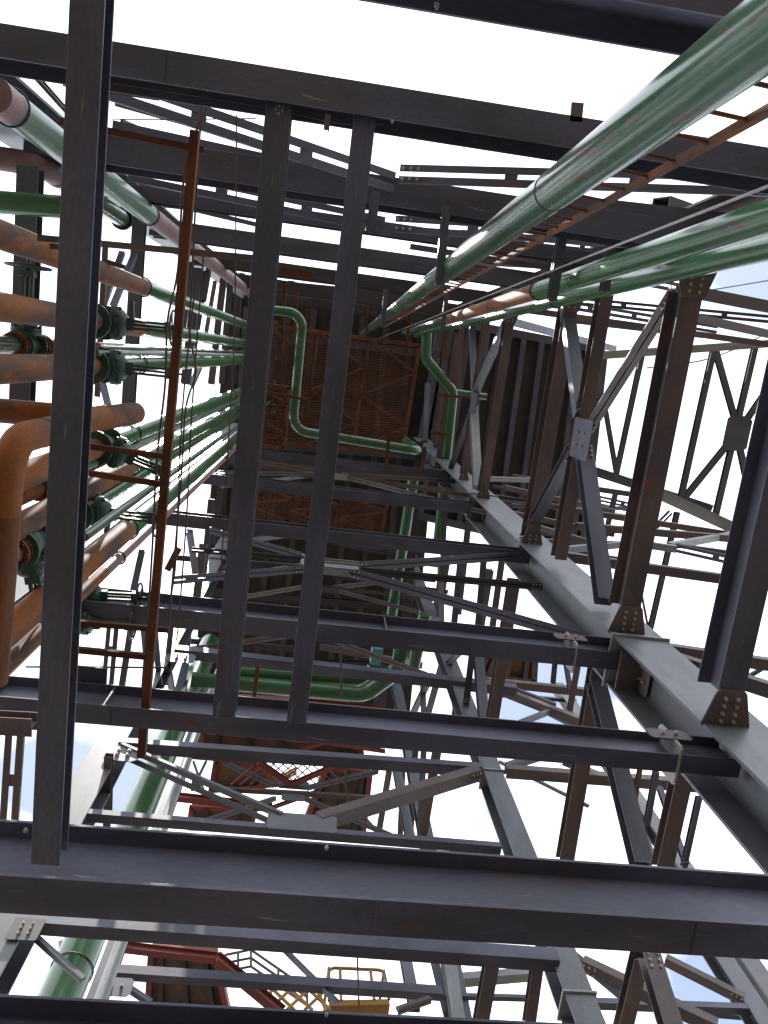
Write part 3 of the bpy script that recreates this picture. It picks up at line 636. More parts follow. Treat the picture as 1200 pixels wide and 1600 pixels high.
riser('rusty pipe turning green at its ring, above the top valve', 50, 385, 42, .20, [('rust', (-60, 345), (222, 448)), ('green', (222, 448), (430, 524))], rings=[(222, 448), (375, 503)])
e5, x5, y5, R5_ = riser('rusty pipe with the topmost green valve', 50, 487, 42, .20, [('rust', (-60, 470), (166, 505)), ('rust', (166, 505), (215, 512)), ('green', (215, 512), (430, 544))], rings=[(375, 536)])
e6, x6, y6, R6_ = riser('thin flanged pipe between the two upper valve pipes', 50, 541, 26, .14, [('green_worn', (-60, 539), (62, 541)), ('rust', (62, 541), (150, 545)), ('green_worn', (150, 545), (430, 555))], couplings=[(62, 542), (24, 540)])
e7, x7, y7, R7_ = riser('scabby rusty pipe with the second green valve', 50, 575, 43, .20, [('rust', (-60, 578), (165, 570)), ('green', (165, 570), (430, 561))], rings=[(215, 569), (372, 563)])
e10, x10, y10, R10_ = riser('brown pipe feeding the third green valve', 50, 738, 42, .20, [('rust', (-40, 772), (160, 695)), ('green', (160, 695), (430, 591))], rings=[(205, 678), (362, 617)])
e11, x11, y11, R11_ = riser('thin pipe with dark coupling between brown pipes', 50, 768, 26, .14, [('rust', (-40, 808), (110, 741)), ('green', (110, 741), (430, 597))], couplings=[(62, 763)])
e12, *_ = riser('rusty pipe turning green below the third valve', 50, 812, 40, .20, [('rust', (-40, 862), (200, 730)), ('green', (200, 730), (430, 606))], rings=[(206, 727), (365, 640)])
e13, x13, y13, R13_ = riser('green pipe with the fourth valve', 50, 846, 30, .15, [('rust', (-40, 902), (30, 858)), ('green', (30, 858), (430, 611))], couplings=[(24, 862)])
e14, *_ = riser('yellowish rusty pipe turning green at a clamp', 50, 953, 44, .21, [('rust', (-40, 1030), (197, 830)), ('green', (197, 830), (430, 632))], rings=[(200, 827), (355, 695)])
e15, x15, y15, R15_ = riser('pink pipe lowest of the pipe bundle', 170, 887, 17, .11, [('rust', (-40, 1085), (162, 895)), ('pink', (162, 895), (430, 641))], rings=[(186, 872), (350, 717)])
e16, x16, y16, R16_ = riser('brown rusty pipe left of the dark bar, lowest', 50, 1000, 30, .17, [('rust', (-40, 1085), (140, 915))])
riser('narrow green pipe between the middle valve pipes', 200, 700, 10, .07, [('green_pale', (110, 740), (430, 597))])
riser('second narrow green pipe in the pipe bundle', 240, 760, 11, .07, [('green_worn', (140, 850), (430, 620))])
riser('narrow pale pipe between second valve pipe and sky', 240, 553, 8, .06, [('green_pale', (150, 551), (430, 556))])
# big rusty elbow
x9, y9, R9 = vline(62, 677, 46, .17); h9 = h_at(R9, 30, 686) + EYE
e = empty('elbow_pipe', Vector((x9, y9, h9))); tag(e, 'big rusty elbow pipe at left edge with orange lower run', 'pipe')
q = P(8, 1068, Z(h9 - EYE - .12)); q.x = x9 - .06
ym = y9 + .40
tube('pipe_section', [(x9, y9, h_at(R9, 158, 650) + EYE), (x9, y9, h9 - .12), (x9 - .02, ym, h9 - .12)], .085, 'rust', e, R=.22)
tube('pipe_section', [(x9 - .02, ym, h9 - .12), (q.x, q.y, h9 - .12)], .088, 'orange', e)
tube('weld_band', [(x9, y9, h9 + .32), (x9, y9, h9 + .35)], .088, 'orange', e)

# ------------------------------------------------------------------ gate valves
def valve(label, x, y, h, sd, s=1.0, rb=.16, twin=False):
    """gate valve on an upright pipe; sd: direction of the spindle in plan"""
    sd = Vector((sd[0], sd[1], 0)).normalized(); c = Vector((x, y, h + EYE)); e = empty('gate_valve', c); tag(e, label, 'valve')
    B = Matrix.Translation(c) @ basis(sd, (0, 0, 1))
    bm = bmesh.new()
    bmesh.ops.create_uvsphere(bm, u_segments=20, v_segments=12, radius=rb * .82, matrix=Matrix.Diagonal((1, .9, 1.05, 1)))
    bmesh.ops.create_cone(bm, cap_ends=True, segments=20, radius1=rb * .62, radius2=rb * .62, depth=rb * 2.6)
    link('valve_body', bm, 'valve', B, e, smooth=True)
    for s_ in (-1, 1):
        bm = bmesh.new(); disc(bm, (0, 0, s_ * rb * 1.25), (0, 0, 1), rb * 1.05, .03); link('flange', bm, 'valve', B, e, bevel=.004)
    bm = bmesh.new(); disc(bm, (rb * .95, 0, 0), (1, 0, 0), rb * 1.0, .035)
    disc(bm, (rb * 1.12, 0, 0), (1, 0, 0), rb * 1.0, .03)
    for i in range(8):
        a = i * math.pi / 4 + .2; disc(bm, (rb * 1.04, math.cos(a) * rb * .88, math.sin(a) * rb * .88), (1, 0, 0), .013, .10, 6)
    link('bonnet_flange', bm, 'valve', B, e)
    bm = bmesh.new()
    prev = None
    for i in range(7):
        t = i / 6; r = rb * (.86 * math.sqrt(max(0, 1 - t * t * .92))); X = rb * (1.15 + .62 * t)
        ring = [bm.verts.new((X, math.cos(a) * r, math.sin(a) * r)) for a in [2 * math.pi * k / 20 for k in range(20)]]
        if prev:
            for k in range(20): bm.faces.new((prev[k], prev[(k + 1) % 20], ring[(k + 1) % 20], ring[k]))
        prev = ring
    bm.faces.new(prev); link('bonnet', bm, 'valve', B, e, smooth=True)
    L0 = rb * 1.7; L2_ = L0 + .40 * s
    bm = bmesh.new()
    for s_ in (-1, 1): add_box(bm, L0, L2_, s_ * .035 - .012, s_ * .035 + .012, -.02, .02)
    add_box(bm, L0 - .02, L0 + .06, -.06, .06, -.04, .04); add_box(bm, L2_ - .05, L2_, -.055, .055, -.04, .04)
    link('yoke', bm, 'valve', B, e, bevel=.003)
    bm = bmesh.new(); disc(bm, ((L0 + L2_) / 2 + .04, 0, 0), (1, 0, 0), .011, L2_ - L0 + .16, 10); link('spindle', bm, 'black', B, e, smooth=True)
    bm = bmesh.new(); rw = .17 * s
    pts = [Vector((L2_ + .03, math.cos(a) * rw, math.sin(a) * rw)) for a in [2 * math.pi * k / 28 for k in range(29)]]
    tube_bm(bm, pts, .011, 8, False)
    for i in range(4):
        a = i * math.pi / 2 + .5; tube_bm(bm, [Vector((L2_ + .02, 0, 0)), Vector((L2_ + .03, math.cos(a) * rw, math.sin(a) * rw))], .008, 6)
    disc(bm, (L2_ + .02, 0, 0), (1, 0, 0), .03, .04, 12); link('handwheel', bm, 'black', B, e, smooth=True)
    return e
h = lambda R, u, v: h_at(R, u, v)
valve('topmost green valve of the row beside the long dark bar', x5, y5, h(R5_, 155, 502), (1, -.04))
valve('second green valve with its handwheel seen edge-on', x7, y7, h(R7_, 152, 571), (1, -.02))
valve('third green valve, at the upper rusty rung', x10, y10, h(R10_, 158, 697), (1, .3), .8)
valve('fourth green valve with large handwheel in front of pipe', x13, y13, h(R13_, 128, 797), (1, .0), 1.0, .155)
valve('fifth green valve just above the lowest one', x16, y16 - .02, h(R16_, 120, 930), (1, -.05), .9, .14)
valve('lowest green valve above the orange rung', x16 + .02, y16 + .20, h(R16_, 118, 950) + .02, (1, -.05), .9, .13)
valve('small valve at the left edge with wheel pointing up', x6, y6, h(R6_, 40, 541), (0, -1), 1.0, .12)
valve('flanged green valve at the left edge between rusty pipes', x13 - .0, y13, h(R13_, 44, 850), (.2, 1), .6, .15)

# small pipe supports
for a, b, c_, d_, lb in [(160, 636, 186, 640, 'small steel bracket under the second valve'), (182, 640, 180, 662, 'short drop leg of the bracket under second valve'),
                         (145, 800, 172, 806, 'small steel bracket under the fourth valve'), (172, 803, 166, 832, 'short drop leg of the bracket under fourth valve'),
                         (165, 408, 196, 418, 'bolted lug at the rusty pipe ring'), (206, 470, 206, 500, 'short clip behind the topmost valve')]:
    M(lb, a, b, c_, d_, Z(8), kind='L', px=7, dk=1, mt='blue', name='pipe_bracket', cat='bracket')

# ropes
def rope(label, pts, hh, r=.007, mt='rope', name='rope', cat='rope'):
    P_ = [P(u, v, Z(hh + dh)) for u, v, dh in pts]
    # smooth by Catmull-Rom
    out_ = []
    for i in range(len(P_) - 1):
        a, b, c_, d_ = P_[max(i - 1, 0)], P_[i], P_[i + 1], P_[min(i + 2, len(P_) - 1)]
        for k in range(6):
            t = k / 6; out_.append(0.5 * ((2 * b) + (c_ - a) * t + (2 * a - 5 * b + 4 * c_ - d_) * t * t + (3 * b - a - 3 * c_ + d_) * t ** 3))
    out_.append(P_[-1])
    return tag(tube(name, out_, r, mt, None, 6), label, cat)
rope('rope looping past the top handwheel', [(330, 150, 0), (290, 260, .1), (278, 420, .2), (262, 500, .1), (258, 600, 0), (245, 720, .1), (236, 890, .2), (222, 1075, 0)], 6.0, .009)
rope('dark rope left of the orange angle, hanging doubled', [(316, 150, 0), (305, 330, .1), (300, 440, 0), (296, 520, .1), (306, 580, 0), (290, 640, .1), (282, 760, .2), (262, 990, 0)], 6.1, .008)
rope('rope right of the orange angle reaching the dark girder', [(370, 180, 0), (368, 400, .1), (366, 520, 0), (360, 640, .1), (345, 900, .2)], 6.4, .006)
rope('rope strand falling beside the pink pipe', [(318, 400, 0), (300, 640, .1), (292, 800, 0), (280, 960, .1), (276, 1000, .1)], 6.3, .007)
rope('rope strand ending with a hook above the girder', [(308, 420, 0), (285, 640, .1), (275, 870, 0), (268, 930, .1), (262, 1005, .1)], 6.2, .007)
rope('thin cable sagging between the two middle bars at top', [(180, 130, 0), (400, 165, -.1), (530, 192, -.1), (600, 193, 0)], 5.5, .005)
rope('thin cable in the sky gap left of middle bars', [(175, 186, 0), (260, 187, 0), (400, 185, 0)], 5.8, .004)
rope('thin overhead wire in the upper right blue sky', [(1070, 460, 0), (1215, 436, 0)], 30, .03, 'wire', 'wire', 'wire')
rope('thin wire crossing the top of the right sky opening', [(1010, 575, 0), (1110, 560, -1), (1200, 520, 0)], 30, .03, 'wire', 'wire', 'wire')

# ------------------------------------------------------------------ pipes on the right
eA, xA, yA, RA = riser('thickest green pipe sweeping up to the top right corner', 1000, 197, 84, .20, [('green_worn', (1330, -60), (866, 300)), ('green_worn', (866, 300), (560, 524))], rings=[], seg=40)
for pxy in ((866, 300), (692, 428), (600, 495)):
    z = h_at(RA, *pxy) + EYE
    tube('weld_band', [(xA, yA, z - .008), (xA, yA, z + .008)], .103, 'black' if pxy[0] > 800 else 'green_pale', eA, 32)
riser('upper one of the two slimmer green pipes at right', 1035, 392, 41, .20, [('green', (1330, 300), (842, 455)), ('rust', (842, 455), (700, 500)), ('green_worn', (700, 500), (632, 521))], rings=[(842, 455)], seg=32)
riser('lower one of the two slimmer green pipes at right', 1120, 408, 34, .19, [('green', (1330, 352), (870, 471)), ('green_worn', (870, 471), (640, 527))], rings=[(870, 471)], seg=32)
x, y, R = vline(1100, 330, 7, .018)
tag(tube('wire', [(x, y, 3), (x, y, 30)], .006, 'wire', None, 8), 'straight pale wire running between the green pipes', 'wire')
# rusty ladder beside the thick pipe
x, y, R = vline(1100, 229, 12, .035)
e = empty('ladder', Vector((x, y, 3))); tag(e, 'rusty ladder with rungs tucked beside the thickest green pipe', 'ladder')
bm = bmesh.new(); add_box(bm, 0, 24, -.018, .018, -.018, .018); link('rail', bm, 'orange', Matrix.Translation((x, y, 3)) @ basis(Vector((0, 0, 1)), (0, 1, 0)), e)
bm = bmesh.new(); add_box(bm, 0, 24, -.018, .018, -.018, .018); link('rail', bm, 'orange', Matrix.Translation((x - .40, y - .02, 3)) @ basis(Vector((0, 0, 1)), (0, 1, 0)), e)
for i in range(60):
    bm = bmesh.new(); tube_bm(bm, [Vector((-.40, -.02, 0)), Vector((0, 0, 0))], .010, 8); link('rung', bm, 'orange', Matrix.Translation((x, y, 3.2 + i * .33)), e, smooth=True)
# pipe hangers
for a, b, c_, d_, hh, px, lb in [(697, 322, 686, 445, 7.5, 13, 'dark hanger bar holding the thick green pipe'), (603, 452, 598, 512, 14.8, 7, 'small far hanger on the thick green pipe'),
                             (880, 355, 862, 470, 8.1, 15, 'dark hanger bar holding the slimmer green pipes'), (958, 355, 944, 455, 8.3, 14, 'hanger bar crossing between slimmer pipes and cross brace'),
                             (698, 460, 692, 515, 15.8, 7, 'small far hanger on the slimmer green pipes')]:
    M(lb, a, b, c_, d_, Z(hh), kind='C', px=px, dk=.8, mt='blue', name='pipe_hanger', cat='hanger')

# ------------------------------------------------------------------ interior: decks, gratings, green loop
def slab(label, pts, h_, t, mt, name='deck_panel', cat='deck', rim=None, rimw=.2, joists=0, jm='steel', along='y', jw=.15):
    """flat floor seen from below with optional rim beams and joists"""
    q = [P(u, v, Z(h_)) for u, v in pts]; c = sum(q, Vector()) / len(q)
    bm = bmesh.new(); a = [bm.verts.new(p - c) for p in q]; b = [bm.verts.new(p - c + Vector((0, 0, t))) for p in q]
    bm.faces.new(a); bm.faces.new(b[::-1]); n = len(q)
    for i in range(n): bm.faces.new((a[i], b[i], b[(i + 1) % n], a[(i + 1) % n]))
    o = link(name, bm, mt, Matrix.Translation(c)); o.matrix_basis = Matrix.Translation(c); tag(o, label, cat)
    if rim:
        for i in range(n):
            p, r_ = q[i], q[(i + 1) % n]; bm = bmesh.new(); x = r_ - p
            for pg in prof('C', rimw, rimw * 1.4): add_prism(bm, [(y_, z_) for y_, z_ in pg], 0, x.length)
            link('edge_beam', bm, rim, Matrix.Translation(p - Vector((0, 0, rimw * .5))) @ basis(x, (0, 0, 1)), o)
    if joists:
        for i in range(joists):
            t_ = (i + .5) / joists
            p, r_ = (q[0].lerp(q[1], t_), q[3].lerp(q[2], t_)) if along == 'y' else (q[0].lerp(q[3], t_), q[1].lerp(q[2], t_))
            bm = bmesh.new(); x = r_ - p
            for pg in prof('I', jw, jw * 1.6): add_prism(bm, pg, 0, x.length)
            link('joist', bm, jm, Matrix.Translation(p - Vector((0, 0, jw * .9))) @ basis(x, (0, 0, 1)), o)
    return o
def grating(label, pts, h_, nb, cross, mt='grate'):
    q = [P(u, v, Z(h_)) for u, v in pts]; c = sum(q, Vector()) / 4; e = empty('grating_floor', c); tag(e, label, 'grating')
    bm = bmesh.new()
    def strip(p, r_, w_, d_):
        x = r_ - p; Mx = Matrix.Translation(p - c) @ basis(x, (0, 0, 1)); n0 = len(bm.verts)
        add_box(bm, 0, x.length, -w_ / 2, w_ / 2, 0, d_); bm.verts.ensure_lookup_table()
        for v_ in bm.verts[n0:]: v_.co = Mx @ v_.co
    for i in range(nb):
        t_ = (i + .5) / nb; strip(q[0].lerp(q[3], t_), q[1].lerp(q[2], t_), .035, .05)
    for i in range(14):
        t_ = (i + .5) / 14; strip(q[0].lerp(q[1], t_), q[3].lerp(q[2], t_), .02, .045)
    link('bar_mesh', bm, mt, Matrix.Translation(c), e)
    for i in range(4):
        p, r_ = q[i], q[(i + 1) % 4]; b2 = bmesh.new(); x = r_ - p; add_prism(b2, prof('L', .12, .12)[0], 0, x.length)
        link('edge_angle', b2, 'grate', Matrix.Translation(p - Vector((0, 0, .1))) @ basis(x, (0, 0, 1)), e)
    for i in range(1, cross):
        t_ = i / cross; p, r_ = q[0].lerp(q[1], t_), q[3].lerp(q[2], t_); b2 = bmesh.new(); x = r_ - p
        add_prism(b2, prof('L', .09, .12)[0], 0, x.length); link('bearer', b2, 'grate', Matrix.Translation(p - Vector((0, 0, .12))) @ basis(x, (0, 0, 1)), e)
    # zig-zag bracing under the grating
    for s_ in range(cross):
        for k_ in range(4):
            a_, b_ = k_ / 4, (k_ + 1) / 4; s0, s1 = s_ / cross, (s_ + 1) / cross
            if k_ % 2: s0, s1 = s1, s0
            p = q[0].lerp(q[1], s0).lerp(q[3].lerp(q[2], s0), a_); r_ = q[0].lerp(q[1], s1).lerp(q[3].lerp(q[2], s1), b_)
            b2 = bmesh.new(); x = r_ - p; add_prism(b2, prof('L', .065, .065)[0], 0, x.length)
            link('diagonal', b2, 'grate', Matrix.Translation(p - Vector((0, 0, .25))) @ basis(x, (0, 0, 1)), e)
    return e
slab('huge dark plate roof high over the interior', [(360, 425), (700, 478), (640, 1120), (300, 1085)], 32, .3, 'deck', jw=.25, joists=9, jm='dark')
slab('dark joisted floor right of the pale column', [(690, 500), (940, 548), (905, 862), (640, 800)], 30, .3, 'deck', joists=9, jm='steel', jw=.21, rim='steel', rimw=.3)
grating('rusty grating floor with zigzag angles, upper', [(418, 508), (655, 540), (628, 706), (394, 690)], 24, 44, 3)
grating('rusty grating floor behind the purple girder, lower', [(392, 752), (606, 780), (592, 850), (372, 815)], 24.5, 22, 3)
grating('tall rusty cage grating left of the green loop', [(395, 600), (452, 606), (444, 700), (388, 690)], 22.5, 16, 1)
# loop pipe and others
tube_('process_pipe', 'green pipe loop with bends around the grating', [P(425, 485, Z(19)), P(474, 490, Z(19)), P(457, 672, Z(19)), P(655, 705, Z(19)), P(655, 705, Z(19)) + Vector((0, 0.1, 3.5))], .115, 'green', .40)
tube_('process_pipe', 'green pipe with a bend and orange weld band', [P(667, 520, Z(23)), P(665, 562, Z(23)), P(708, 612, Z(23)), P(684, 850, Z(23))], .155, 'green', .35)
tube_('process_pipe', 'bright green straight pipe right of the lower grating', [P(648, 735, Z(22)), P(612, 960, Z(22))], .16, 'green')
tube_('process_pipe', 'green pipe passing behind the blue web girder', [P(664, 960, Z(20)), P(645, 1045, Z(20))], .18, 'green')
tube_('process_pipe', 'upper green crosswise pipe behind the middle bars', [P(345, 1050, Z(18)), P(560, 1062, Z(18)), P(580, 1048, Z(18))], .17, 'green', .3)
tube_('process_pipe', 'lower green crosswise pipe with bend at its right end', [P(300, 1062, Z(17.5)), P(570, 1086, Z(17.5)), P(622, 1048, Z(17.5)), P(632, 980, Z(17.5))], .19, 'green', .6)
tube_('process_pipe', 'thin olive pipe above the diagonal green pipe', [P(704, 612, Z(24)), P(760, 620, Z(24))], .1, 'green_worn')
riser('fat pale green pipe rising at the lower left', 240, 1215, 44, .56, [('green', (50, 1680), (330, 1005))], rings=[(108, 1515)], seg=32)
riser('white pipe beside the fat pale green pipe', 282, 1215, 14, .2, [('light', (110, 1680), (352, 1005))])
riser('blue-grey upright edge pipe left of the fat green pipe', 208, 1240, 8, .12, [('blue', (20, 1660), (322, 1005))])
for a, b, c_, d_, hh, px, lb in [(445, 440, 440, 555, 20, 5, 'orange rail post above the green loop, left'), (465, 455, 458, 535, 20, 5, 'orange rail post above the green loop, middle'),
        (480, 482, 478, 520, 20, 4, 'orange rail post above the green loop, right'), (575, 480, 572, 530, 20, 3, 'thin orange post left of the thick pipe end'), (641, 480, 634, 552, 20, 5, 'orange post right of the thick pipe end'),
        (694, 525, 688, 560, 20, 5, 'orange post near the slim pipe end'), (608, 672, 603, 738, 17, 5, 'orange post crossing the green loop'), (664, 698, 658, 742, 17, 5, 'orange post near the pale column top'),
        (416, 612, 480, 625, 18, 4, 'orange angle crossing the green loop run'), (682, 617, 748, 622, 22, 4, 'orange angle over the diagonal green pipe'), (672, 675, 704, 679, 22, 5, 'orange angle at the pale column top'),
        (403, 1040, 397, 1090, 16, 6, 'orange hanger rod over the green crosswise pipes'), (436, 424, 488, 430, 13, 10, 'rusty box end above the green loop')]:
    M(lb, a, b, c_, d_, Z(hh), kind='L', px=px, dk=1, mt='orange', name='angle_iron', cat='angle iron')
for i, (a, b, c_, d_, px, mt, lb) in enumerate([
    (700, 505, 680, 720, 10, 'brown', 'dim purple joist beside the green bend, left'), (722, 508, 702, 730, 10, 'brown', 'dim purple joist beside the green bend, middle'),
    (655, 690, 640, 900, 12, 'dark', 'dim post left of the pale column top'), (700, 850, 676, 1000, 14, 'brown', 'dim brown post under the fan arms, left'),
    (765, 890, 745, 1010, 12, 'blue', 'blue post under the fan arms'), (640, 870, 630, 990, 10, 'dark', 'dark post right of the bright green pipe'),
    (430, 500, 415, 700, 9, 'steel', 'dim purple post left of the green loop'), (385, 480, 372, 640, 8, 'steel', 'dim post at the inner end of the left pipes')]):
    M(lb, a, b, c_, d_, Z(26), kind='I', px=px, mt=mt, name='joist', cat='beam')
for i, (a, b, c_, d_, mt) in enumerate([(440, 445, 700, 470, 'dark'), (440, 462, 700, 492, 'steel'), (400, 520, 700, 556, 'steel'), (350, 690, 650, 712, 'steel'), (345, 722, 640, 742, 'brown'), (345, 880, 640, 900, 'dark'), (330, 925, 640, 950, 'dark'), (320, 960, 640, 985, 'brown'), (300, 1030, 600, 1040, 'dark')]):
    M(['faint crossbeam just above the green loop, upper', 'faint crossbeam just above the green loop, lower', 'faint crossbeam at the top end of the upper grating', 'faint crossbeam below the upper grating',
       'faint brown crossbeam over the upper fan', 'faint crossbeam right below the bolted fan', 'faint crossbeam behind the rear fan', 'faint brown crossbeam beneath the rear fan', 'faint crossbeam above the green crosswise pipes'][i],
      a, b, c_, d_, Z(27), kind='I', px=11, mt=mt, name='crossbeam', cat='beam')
M('teal painted box beside the green pipe', 580, 1022, 596, 1024, Z(20), kind='B', px=26, mt='teal', name='painted_box', cat='box')

# ------------------------------------------------------------------ far platforms in red and brown
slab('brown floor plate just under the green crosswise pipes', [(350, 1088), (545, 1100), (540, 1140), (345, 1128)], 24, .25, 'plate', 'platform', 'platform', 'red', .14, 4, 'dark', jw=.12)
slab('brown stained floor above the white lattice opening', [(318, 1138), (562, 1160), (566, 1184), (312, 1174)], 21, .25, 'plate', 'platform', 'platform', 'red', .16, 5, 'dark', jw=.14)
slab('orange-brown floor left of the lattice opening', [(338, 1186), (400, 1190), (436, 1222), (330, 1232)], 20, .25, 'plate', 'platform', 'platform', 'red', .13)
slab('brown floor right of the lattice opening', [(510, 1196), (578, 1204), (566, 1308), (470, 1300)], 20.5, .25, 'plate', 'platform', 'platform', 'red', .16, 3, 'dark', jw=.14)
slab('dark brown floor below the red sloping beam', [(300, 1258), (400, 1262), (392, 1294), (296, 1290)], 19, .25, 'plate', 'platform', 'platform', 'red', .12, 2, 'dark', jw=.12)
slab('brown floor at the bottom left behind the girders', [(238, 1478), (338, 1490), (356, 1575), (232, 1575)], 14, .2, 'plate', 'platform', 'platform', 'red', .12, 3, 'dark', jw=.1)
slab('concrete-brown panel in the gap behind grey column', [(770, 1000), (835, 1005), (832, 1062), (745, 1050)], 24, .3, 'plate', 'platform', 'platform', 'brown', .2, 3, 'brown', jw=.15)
for a, b, c_, d_, hh, px, lb in [(275, 1245, 425, 1262, 18, 10, 'red beam left of the gusset plates'), (404, 1190, 455, 1226, 18.5, 7, 'red sloping beam left side of the lattice opening'),
        (455, 1226, 525, 1196, 18.5, 7, 'red sloping beam right side of the lattice opening'), (300, 1182, 400, 1190, 19, 6, 'thin red beam above the orange-brown floor'),
        (470, 1172, 508, 1160, 19.5, 5, 'thin red beam rising under the second girder'), (508, 1160, 602, 1174, 19.5, 5, 'thin red beam under the second girder'),
        (195, 1480, 338, 1497, 13, 11, 'red beam at the bottom left corner'), (338, 1497, 442, 1583, 13, 14, 'red stair stringer at the bottom'),
        (470, 1095, 600, 1108, 18, 7, 'bright red-orange beam under the green pipes'), (340, 1072, 420, 1078, 19, 5, 'short red beam left under the green pipes'),
        (425, 1262, 500, 1235, 19, 5, 'thin red beam behind the gusset plates')]:
    M(lb, a, b, c_, d_, Z(hh), kind='I', px=px, dk=1.2, mt='red', name='platform_beam', cat='beam')
# lattice across the opening
e = empty('safety_mesh', P(455, 1205, Z(19))); tag(e, 'red diamond lattice over the white sky opening', 'lattice')
bm = bmesh.new(); c0 = P(455, 1205, Z(19))
for i in range(7):
    for s_ in (-1, 1):
        a_ = P(405 + i * 15, 1188, Z(19)) - c0; b_ = P(405 + i * 15 + s_ * 45, 1226, Z(19)) - c0; tube_bm(bm, [a_, b_], .018, 6)
link('mesh_panel', bm, 'red', Matrix.Translation(c0), e)
# yellow railings and work basket
def railing(label, pts, pl, hgt_px, mt='yellow', n=6, name='railing', cat='railing', r=.025):
    """hand rail + knee rail + posts between photo points of the top rail; posts drop in the same plane"""
    q = [P(u, v, pl) for u, v in pts]; b = [P(u, v + hgt_px, pl) for u, v in pts]; c = q[0].copy()
    e = empty(name, c); tag(e, label, cat)
    for nm, pp in (('hand_rail', q), ('knee_rail', [(x_ + y_) / 2 for x_, y_ in zip(q, b)]), ('toe_rail', b)): tube(nm, pp, r, mt, e, 8)
    for i in range(n):
        t_ = i / (n - 1) * (len(q) - 1); k_ = min(int(t_), len(q) - 2); f_ = t_ - k_
        tube('post', [q[k_].lerp(q[k_ + 1], f_), b[k_].lerp(b[k_ + 1], f_)], r, mt, e, 8)
    return e
railing('yellow railing over the orange-brown floor', [(338, 1220), (400, 1226), (440, 1212), (462, 1200)], ('y', 14), 9, n=8, r=.04)
railing('thin yellow railing below the red thin beam', [(495, 1172), (560, 1180)], ('y', 14), 6, n=4)
railing('yellow railing behind the bright bolted fan', [(455, 894), (560, 905)], ('y', 10), 6, n=4, r=.04)
railing('brown stair railing slanting at the bottom', [(352, 1492), (392, 1484), (480, 1545)], ('y', 13.5), 26, 'brown', n=5, r=.03)
e = empty('work_basket', P(560, 1565, ('y', 13))); tag(e, 'yellow railed work basket of a boom lift at the bottom', 'lift basket')
q = [P(u, v, ('y', 13)) for u, v in ((514, 1512), (600, 1516), (608, 1562), (514, 1564))]
bk = [p + Vector((0, 1.0, 0)) for p in q]
for nm, pp in (('hand_rail', [q[3], q[0], q[1], q[2]]), ('hand_rail', [bk[3], bk[0], bk[1], bk[2]]), ('side_rail', [q[0], bk[0]]), ('side_rail', [q[1], bk[1]]),
               ('knee_rail', [(q[0] + q[3]) / 2, (q[1] + q[2]) / 2]), ('post', [q[0].lerp(q[1], .2), q[3].lerp(q[2], .2)]), ('post', [q[0].lerp(q[1], .75), q[3].lerp(q[2], .75)])):
    tube(nm, pp, .035, 'yellow', e, 8, R=.15 if len(pp) > 2 else None)
bm = bmesh.new(); d_ = q[2] - q[3]; add_box(bm, 0, d_.length, 0, 1.0, -.12, 0.02); link('basket_floor', bm, 'yellow', Matrix.Translation(q[3]) @ basis(d_, (0, 0, 1)), e)
e = empty('scissor_arms', P(470, 1560, ('y', 13))); tag(e, 'yellow crossed scissor arms left of the work basket', 'lift')
for i in range(3):
    u0 = 420 + i * 28
    tube('arm', [P(u0, 1540, ('y', 13)), P(u0 + 40, 1578, ('y', 13))], .035, 'yellow', e, 8); tube('arm', [P(u0 + 40, 1540, ('y', 13)), P(u0, 1578, ('y', 13))], .035, 'yellow', e, 8)
tube('frame_rail', [P(418, 1578, ('y', 13)), P(425, 1538, ('y', 13)), P(495, 1545, ('y', 13)), P(510, 1580, ('y', 13))], .04, 'yellow', e, 8, R=.2)
# thin trestle legs near the red floors
for a, b, c_, d_, lb in [(302, 1190, 318, 1235, 'thin dark lattice leg left of the orange floor, first'), (322, 1190, 300, 1235, 'thin dark lattice leg left of the orange floor, second'),
                         (580, 1210, 556, 1262, 'thin dark lattice leg right of the brown floor, first'), (556, 1262, 590, 1300, 'thin dark lattice leg right of the brown floor, second')]:
    M(lb, a, b, c_, d_, ('y', 15), kind='B', px=4, mt='black', name='lattice_leg', cat='strut')
rope('thin hanging cord behind the red platforms, upper', [(532, 1005, 0), (534, 1090, 0)], 14, .02)
rope('thin hanging cord behind the red platforms, lower', [(540, 1205, 0), (545, 1290, 0)], 12, .02)
rope('thin black cord crossing the yellow basket', [(558, 1485, 0), (561, 1575, 0)], 9, .012)

# the thicket of slim secondary steel deep in the frame
def many(label, group, rows, name='brace', cat='brace'):
    for a, b, c_, d_, pl, kd, px, mt in rows: M(label, a, b, c_, d_, pl, kind=kd, px=px, mt=mt, name=name, cat=cat, group=group)
many('slim level member crossing right of the pale column below the dark panels', 'slim level members right of the pale column', [
    (770, 775, 1010, 812, ('y', 3.1), 'C', 6, 'dark'), (775, 785, 900, 795, ('y', 3.0), 'H2', 8, 'brown'), (830, 830, 1000, 858, ('y', 3.2), 'C', 6, 'brown'),
    (840, 845, 990, 850, ('y', 3.1), 'C', 7, 'steel'), (850, 855, 1000, 880, ('y', 3.1), 'C', 8, 'dark'), (770, 760, 1000, 800, ('y', 3.3), 'C', 5, 'steel'),
    (800, 790, 1010, 795, ('y', 3.2), 'C', 6, 'steel'), (920, 775, 1030, 800, ('y', 3.0), 'H2', 9, 'steel'), (860, 905, 950, 920, ('y', 3.2), 'C', 8, 'brown')])
